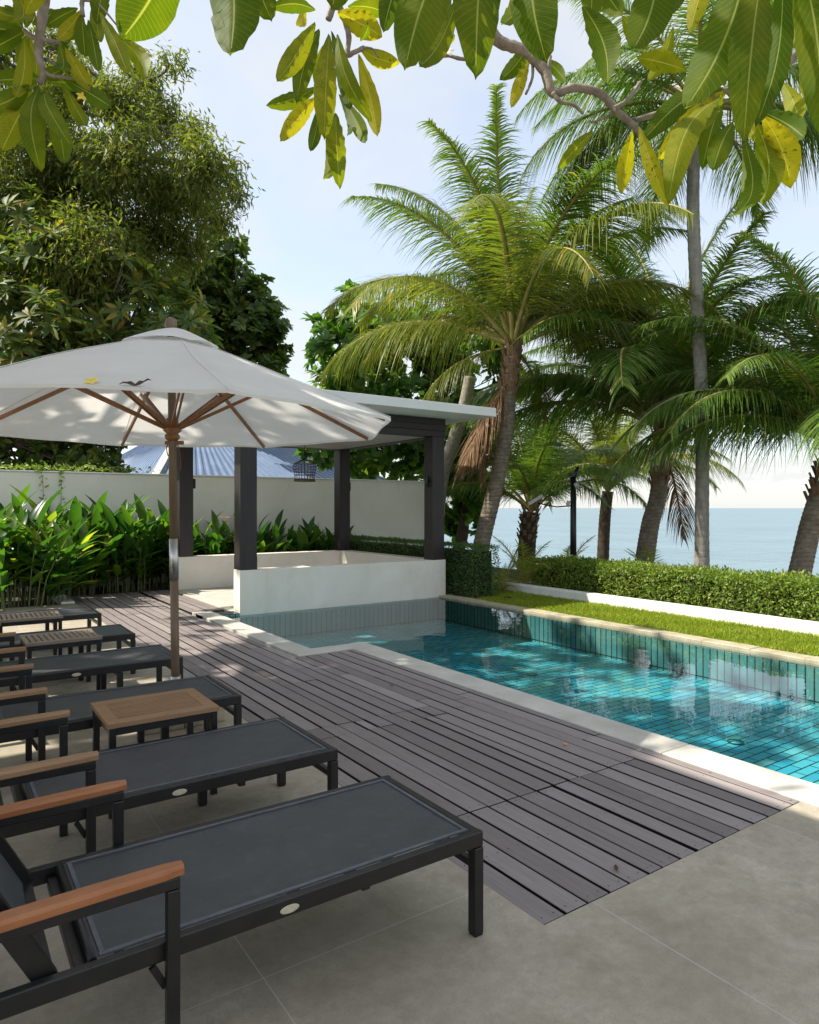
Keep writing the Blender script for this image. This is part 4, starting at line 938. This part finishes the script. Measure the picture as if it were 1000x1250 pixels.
# lamp post
lp = empty('lamp_post', XY(700, 14.5, -.2), label='thin black lamp post among the palms behind the hedge', cat='lamp post')
b = MB(); b.tube([(0, 0, 0), (0, 0, 2.35)], [.07, .06], 12); b.build('pole', mt['black_metal'], lp)
b = MB(); b.box((-.09, -.05, 2.36), (.05, .06, 2.44)); b.tube([(0, 0, 2.30), (.08, -.06, 2.56)], [.05, .035], 8); b.build('camera_head', mt['black_metal'], lp)
b = MB(); b.tube([(.02, -.02, 2.22), (.06, -.06, 2.12)], [.07, .06], 10); b.build('camera_body', mt['lamp_glass'], lp)
r3 = Vector((CA, -SA, 0)); b = MB(); b.tube([(0, 0, 1.75), r3*-.35+Vector((0, 0, 1.72)), r3*-.75+Vector((0, 0, 1.8))], .014, 6); b.build('bracket', mt['black_metal'], lp)
b = MB(); b.bar(r3*-.95+Vector((0, 0, 1.78)), r3*-.66+Vector((0, 0, 1.96)), .16, .06); b.build('floodlight', mt['lamp_glass'], lp)
b = MB(); b.bar(r3*-.12+Vector((0, 0, 1.72)), r3*-.10+Vector((0, 0, 1.85)), .08, .06); b.build('junction_box', mt['lamp_glass'], lp)

# ------------------------------------------------------------------ strap-leaved plants in the bed
LILY = leafshape(7, .25, .20, .30, .80, .8)
def lily_mesh(seed, nst, hgt, spread):
    rs = random.Random(seed); sb = MB(); LOC, DIR, NRM, SCL = [], [], [], []
    for i in range(nst):
        a = rs.random()*6.283; r = spread*rs.random()**.6; p = Vector((r*math.cos(a), r*math.sin(a), 0)); h = hgt*rs.uniform(.45, 1.0)*(1-.25*r/spread)
        lean = Vector((math.cos(a), math.sin(a), 0))*(.10+.22*rs.random())*h+Vector((rs.uniform(-.1, .1), rs.uniform(-.1, .1), 0)); top = p+lean*.6+Vector((0, 0, h*.72))
        pts = [p, p+lean*.2+Vector((0, 0, h*.4)), top]; sb.tube(pts, [.012, .010, .006], 5, 0, .5, False)
        nleaf = rs.choice([5, 6, 7, 8])
        for k in range(nleaf):
            t = .30+.72*k/(nleaf-1); q = pts[0].lerp(pts[2], min(t, 1)); aa = k*math.pi+a+rs.uniform(-.6, .6); up = rs.uniform(.15, 1.1)+1.8*(t > .95)+t*.6
            LOC.append(q); DIR.append((math.cos(aa), math.sin(aa), up)); NRM.append((-math.cos(aa)*up*.6+rs.gauss(0, .3), -math.sin(aa)*up*.6+rs.gauss(0, .3), 1.0)); SCL.append(rs.uniform(.46, .72)*(.75+.25*t))
    n = len(LOC); rr = np.array([min(1, max(0, rs.gauss(.42, .25))) for _ in range(n)])
    lo = leafcloud('leaves', *LILY, np.array([tuple(x) for x in LOC]), basis(np.array(DIR, float), np.array(NRM, float)), rr, mt['lily'], None, np.array(SCL))
    for pg in lo.data.polygons: pg.use_smooth = True
    me = lo.data; bpy.data.objects.remove(lo); return me, sb.mesh('stems', mt['stem'])
LV = [lily_mesh(21+i, 17, (1.95, 1.75, 1.6)[i % 3], .42) for i in range(5)]
GP = 'broad strap-leaved plants along the white wall'
spots = [ # x, y, variant, scale, label
 (.95, 11.95, 0, 1.06, 'strap-leaved clump at the left edge, closest to the farthest side table'),
 (.35, 12.5, 1, 1.10, 'tall strap-leaved clump cut off by the left edge of the picture'),
 (1.35, 12.25, 2, .98, 'strap-leaved clump by the short kerb at the end of the deck'),
 (1.05, 13.3, 3, 1.15, 'tall strap-leaved clump behind the one at the kerb, against the wall'),
 (1.85, 13.25, 1, 1.10, 'strap-leaved clump where the deck meets the planting bed at left'),
 (2.35, 13.35, 4, 1.06, 'strap-leaved clump with dark leaves overhanging the deck'),
 (2.85, 13.3, 0, 1.02, 'strap-leaved clump midway between kerb and parasol pole'),
 (3.30, 13.45, 3, 1.06, 'strap-leaved clump just left of the parasol pole'),
 (2.2, 14.1, 2, 1.20, 'strap-leaved clump at the wall with the tallest upright leaf'),
 (3.0, 14.1, 1, 1.06, 'strap-leaved clump at the wall left of the back left post'),
 (1.5, 14.1, 0, 1.12, 'strap-leaved clump at the wall below the creeper'),
 (3.75, 13.9, 4, .98, 'strap-leaved clump behind the back left pavilion post'),
 (4.35, 13.85, 2, .92, 'strap-leaved clump just right of the back left post'),
 (4.85, 13.8, 3, .88, 'strap-leaved clump with an orange bloom, left of the front left post'),
 (5.35, 13.9, 1, .86, 'strap-leaved clump hidden partly by the front left post'),
 (5.85, 13.8, 0, .86, 'strap-leaved clump just right of the front left post'),
 (6.4, 13.85, 2, .84, 'strap-leaved clump below the left side of the bird cage'),
 (6.95, 13.8, 4, .78, 'strap-leaved clump below the right side of the bird cage'),
 (7.45, 13.9, 1, .76, 'low strap-leaved clump left of the back right post'),
 (8.1, 14.3, 3, .62, 'small strap-leaved clump just right of the back right post')]
for x, y, k, s, lab in spots:
    e = empty('strap_leaf_plant', (x, y, -.04), random.random()*6.28, label=lab, cat='plant', group=GP); e.scale = (s, s, s)
    link('leaves', LV[k][0], e); link('stems', LV[k][1], e)
for x, y, z, lab in ((4.75, 13.45, 1.30, 'orange bloom among the leaves left of the front left post'), (7.35, 13.55, 1.12, 'orange bloom among the leaves left of the back right post')):
    flower('bloom', (x, y, z), mt['orange'], .10, lab)

# ------------------------------------------------------------------ overhead frangipani (foreground)
fg = empty('overhanging_frangipani', (-1.2, .2, 0), label='frangipani branches with large veined leaves hanging over the terrace', cat='tree'); off = Vector(fg.location)
def bigleaf(mb, uvs, x0, y0, x1, y1, w, D, r, fold=.25, rnd=None):
    a, t = P(x0, y0, D+random.uniform(-.06, .06)), P(x1, y1, D+random.uniform(-.12, .05)); d = t-a; L = d.length; d.normalize(); W_ = w/F*D
    view = (a.lerp(t, .5)-Vector((0, 0, CH))).normalized(); side = d.cross(view).normalized(); rotn = random.uniform(-.45, .45)
    nrm = side.cross(d).normalized(); side = (side*math.cos(rotn)+nrm*math.sin(rotn)); nrm = side.cross(d).normalized(); n, m = 14, 8
    cv = random.uniform(-.14, .16)*L; tw = random.uniform(-.5, .5); rows = []; W_ /= math.cos(rotn)
    for i in range(n+1):
        u = i/n; pr = (math.sin(math.pi*(.02+.98*u)**1.18)**.72 if u < 1 else 0)*(1-.0*u); pr = max(pr, .035 if u < .12 else .005); row = []
        for j in range(m+1):
            s_ = j/m*2-1; rip = .006*math.sin(u*40+s_*3)*abs(s_)*.4
            row.append(a+d*L*u+side*(s_*pr*W_/2+cv*.5*math.sin(math.pi*u))+nrm*(abs(s_)*pr*W_*fold*.5+cv*math.sin(math.pi*u)+tw*s_*pr*W_*.5*(u-.4)+rip*W_/.03)-off)
        rows.append(row)
    k = len(mb.f); mb.grid(rows, 0, True, r)
    for i in range(n):
        for j in range(m): uvs += [(i/n, j/m), (i/n, (j+1)/m), ((i+1)/n, (j+1)/m), ((i+1)/n, j/m)]
def leafgroup(items, name='foliage', stuff=False):
    mb = MB(); uvs = []
    for it in items:
        x0, y0, x1, y1, w, D = it[:6]; bigleaf(mb, uvs, x0, y0, x1, y1, w, D, it[6] if len(it) > 6 else random.uniform(.1, .65))
    o = mb.build(name, mt['big_leaf'], fg); ul = o.data.uv_layers.new(name='UVMap')
    ul.data.foreach_set('uv', [c for u in uvs for c in u])
    if stuff: o['kind'] = 'stuff'
    return o
near = [(215, -75, 148, 49, 66, 1.75, .15), (272, -95, 281, 68, 60, 1.7, .2), (300, -60, 332, 26, 38, 1.8, .3), (550, -70, 494, 86, 58, 1.6, .3), (597, -80, 581, 97, 58, 1.6, .2), (560, -5, 512, 82, 26, 1.75, .35),
    (500, -45, 468, 40, 30, 1.8, .05), (660, -80, 668, 77, 58, 1.6, .15), (712, 8, 742, 101, 36, 1.8, .15), (740, -60, 722, 28, 30, 1.8, .4), (806, -80, 772, 62, 52, 1.6, .2), (920, -80, 836, 134, 64, 1.5, .25),
    (934, -60, 908, 175, 46, 1.5, .35), (955, -60, 922, 156, 30, 1.6, .12), (968, -90, 1006, 172, 50, 1.45, .3), (1030, -40, 1022, 150, 50, 1.5, .3), (870, -60, 842, 40, 24, 1.7, .7), (700, -60, 760, 20, 30, 1.9, .3),
    (430, -60, 405, 12, 40, 1.75, .2), (645, -70, 612, 30, 30, 1.9, .4), (850, -70, 800, 20, 34, 1.9, .1), (990, -40, 965, 60, 30, 1.9, .6), (520, -60, 540, 20, 28, 1.9, .3)]
mid = [(385, 28, 338, 100, 25, 2.4, .6), (390, 36, 362, 127, 24, 2.4, .15), (388, 106, 325, 129, 18, 2.5, .3), (388, 118, 342, 173, 20, 2.4, .75), (390, 128, 379, 185, 15, 2.5, .1), (402, 42, 396, 171, 28, 2.3, .62),
    (398, 145, 396, 219, 20, 2.5, .55), (410, 138, 415, 231, 24, 2.4, .5), (412, 42, 455, 150, 20, 2.3, .45), (405, 38, 427, 135, 18, 2.45, .1), (420, 122, 446, 175, 18, 2.45, .4), (438, 66, 461, 167, 21, 2.35, .8),
    (414, 115, 424, 166, 14, 2.5, .1), (412, 15, 467, 45, 30, 2.4, .75), (440, 60, 488, 77, 20, 2.4, .7), (385, 12, 332, 9, 18, 2.4, .15), (372, 5, 364, 32, 12, 2.5, .85), (425, 8, 480, 20, 20, 2.45, .3), (395, 55, 386, 105, 14, 2.55, .55),
    (440, 50, 450, 30, 9, 2.4, .2), (545, 58, 555, 42, 7, 2.4, .6)]
right = [(883, 108, 783, 174, 28, 2.3, .12), (883, 112, 802, 195, 28, 2.25, .72), (880, 120, 816, 251, 32, 2.2, .6), (882, 122, 857, 208, 22, 2.35, .2), (895, 150, 870, 209, 28, 2.35, .3), (780, 155, 815, 252, 18, 2.3, .75),
    (772, 160, 758, 237, 19, 2.3, .72), (908, 168, 893, 265, 28, 2.2, .35), (924, 150, 931, 251, 33, 2.25, .5), (932, 142, 966, 230, 35, 2.2, .85), (928, 135, 982, 168, 30, 2.3, .15), (822, 33, 791, 99, 18, 2.4, .55),
    (838, 86, 778, 70, 24, 2.3, .6), (724, 160, 680, 208, 15, 2.4, .5), (646, 52, 610, 98, 20, 2.4, .2), (646, 73, 624, 132, 15, 2.4, .85), (660, 70, 690, 100, 14, 2.5, .4), (890, 108, 920, 60, 22, 2.4, .4), (900, 115, 925, 175, 18, 2.4, .7),
    (885, 110, 850, 160, 24, 2.35, .5), (885, 105, 862, 50, 20, 2.4, .3), (960, 80, 958, 30, 18, 2.4, .7), (955, 100, 975, 150, 22, 2.45, .65), (760, 20, 790, 60, 20, 2.5, .5), (1000, 60, 985, 120, 24, 2.4, .7), (870, 100, 835, 120, 18, 2.3, .3)]
left = [(48, 106, 51, 211, 27, 2.4, .35), (40, 112, 2, 185, 28, 2.4, .6), (44, 112, 22, 178, 22, 2.45, .3), (54, 110, 79, 201, 24, 2.4, .3), (56, 112, 90, 183, 21, 2.35, .4), (76, 102, 105, 154, 17, 2.4, .5), (78, 96, 136, 131, 20, 2.4, .15),
    (80, 58, 111, 112, 20, 2.35, .75), (30, 45, 18, 119, 19, 2.4, .65), (36, 104, -20, 132, 24, 2.4, .3), (30, 38, -18, 64, 22, 2.45, .2), (28, 36, -10, 32, 18, 2.5, .1), (28, 34, 6, 6, 16, 2.5, .2), (32, 34, 38, -2, 16, 2.5, .25),
    (33, 42, 42, 96, 14, 2.5, .6), (36, 42, 28, 92, 14, 2.5, .4), (72, 52, 72, 84, 16, 2.4, .3), (74, 48, 80, 78, 14, 2.5, .15), (100, 12, 70, 48, 15, 2.4, .7), (100, 18, 104, 70, 19, 2.4, .3), (108, 24, 120, 88, 16, 2.4, .35),
    (122, 15, 157, 92, 19, 2.35, .6), (143, 44, 176, 98, 23, 2.35, .55), (113, 5, 122, 52, 15, 2.45, .6), (50, 92, 76, 84, 16, 2.45, .2), (95, 10, 56, 32, 16, 2.5, .2), (52, 96, -5, 98, 22, 2.45, .2), (20, 20, -10, 8, 16, 2.5, .5), (60, 100, 108, 108, 18, 2.45, .25),
    (40, 30, 70, 12, 16, 2.5, .3), (75, 48, 102, 30, 18, 2.5, .2), (130, -20, 118, 30, 22, 2.4, .25), (60, -30, 30, 18, 24, 2.4, .7), (10, -30, 15, 25, 24, 2.4, .5)]
al = near+mid+right+left
for g in al[:98]: leafgroup([g], 'leaf')
# more of the same crown above and beside the frame
more = al[98:]
for k in range(60):
    x = random.uniform(-500, 1500); y = random.uniform(-700, -130); D = random.uniform(1.7, 3.4); a = random.uniform(0, 6.28); ll = random.uniform(80, 130)*2/D
    more.append((x, y, x+math.cos(a)*ll, y+math.sin(a)*ll*.7, ll*.27, D))
leafgroup(more, 'foliage', True)
b = MB()
def pbr(pts, D, r0, r1, n=6):
    pp = smooth_path([P(p[0], p[1], D+(p[2] if len(p) > 2 else 0)) for p in pts], n); m = len(pp)
    b.tube([p-off for p in pp], [(r0+(r1-r0)*i/(m-1))*(1+random.uniform(-.10, .10)) for i in range(m)], 9)
pbr([(560, -120), (585, -20), (603, 44), (640, 62), (664, 86), (675, 113), (702, 107), (732, 114), (752, 134), (772, 152), (790, 172)], 2.35, .022, .010, 8)
pbr([(675, 113), (684, 124), (700, 128), (712, 139)], 2.33, .008, .005); pbr([(672, 100), (670, 82), (672, 68)], 2.35, .008, .006); pbr([(650, 74), (650, 95), (642, 115)], 2.36, .006, .004)
pbr([(750, 132), (766, 122), (782, 100)], 2.3, .009, .006); pbr([(755, 133), (742, 142), (722, 150)], 2.36, .008, .003); pbr([(772, 148), (830, 130), (884, 110), (905, 150)], 2.4, .010, .006)
pbr([(1020, 20), (970, 70), (945, 88), (900, 106), (884, 110)], 2.4, .015, .008); pbr([(945, 88), (935, 120), (926, 142)], 2.38, .009, .006)
pbr([(430, -120), (416, -20), (406, 8), (401, 24)], 2.4, .018, .011); pbr([(412, 2), (420, 22), (426, 45), (424, 66), (432, 64), (445, 58)], 2.42, .011, .008); pbr([(445, 58), (455, 60), (462, 70)], 2.4, .004, .003)
pbr([(603, 44), (586, 68), (565, 72), (545, 68), (525, 74)], 2.38, .010, .004); pbr([(540, 69), (530, 78), (522, 82)], 2.38, .004, .002)
pbr([(60, -130), (56, -20), (52, 20), (48, 50), (48, 72), (54, 88), (48, 102)], 2.4, .020, .010); pbr([(53, 86), (62, 92), (74, 94), (88, 96)], 2.4, .009, .005); pbr([(49, 48), (38, 44), (30, 37)], 2.4, .010, .007); pbr([(49, 48), (60, 50), (73, 52)], 2.4, .009, .006)
pbr([(100, -60), (101, -10), (100, 8), (102, 20)], 2.4, .011, .006); pbr([(100, 0), (120, 5), (142, 30)], 2.4, .005, .003)
pbr([(56, -20), (20, -50), (-200, -100)], 2.4, .02, .03)
# limbs back to the trunk off to the left
j0 = Vector((-1.2, .2, 2.1))
for t in ((560, -120, 2.35), (430, -120, 2.4), (60, -130, 2.4), (1020, 20, 2.4)):
    q = P(*t); mid_ = j0.lerp(q, .5)+Vector((0, 0, 1.1)); pp = smooth_path([j0, mid_, q], 8); b.tube([p-off for p in pp], [.06-.036*i/(len(pp)-1) for i in range(len(pp))], 8)
b.build('branches', mt['bark_frangi'], fg)
b = MB(); b.tube([Vector((0, 0, 0)), Vector((.05, 0, 1)), j0-off], [.14, .11, .09], 12); b.build('trunk', mt['bark_frangi'], fg)
flower('blossom', P(545, 62, 2.36), mt['petal'], .028, 'small white frangipani blossom on the twig near the top centre', (-.3, -.8, .3))
flower('blossom', P(101, 118, 2.4), mt['yellow'], .022, 'tiny pale orange blossom beside the top left leaf cluster', (-.3, -.8, .3))

# ------------------------------------------------------------------ unseen roof on posts, added off to the left to shade the terrace
vr = empty('shade_roof', (-.4, 3.8, 0), label='unseen flat roof on posts left of the terrace, added to cast its shade', cat='shade_roof')
b = MB(); H0, H1 = 5.2, 5.38; c0 = [(0, 0), (0, 3.2), (-4.2, 3.2), (-4.2, -1.96)]
n0 = len(b.v)
for z in (H0, H1):
    for x, y in c0: b.v.append((x, y, z))
b.face((3, 2, 1, 0)[::-1]); b.face((4, 5, 6, 7)); 
for i in range(4): j = (i+1) % 4; b.face((i, j, 4+j, 4+i))
b.build('roof', mt['roof_white'], vr)
for x, y in ((-.6, 2.6), (-4.0, 2.6), (-4.0, -1.6), (-2.4, -.9)): b = MB(); b.box((x, y, 0), (x+.2, y+.2, H0-.002)); b.build('post', mt['post'], vr)  # posts of the added shade roof
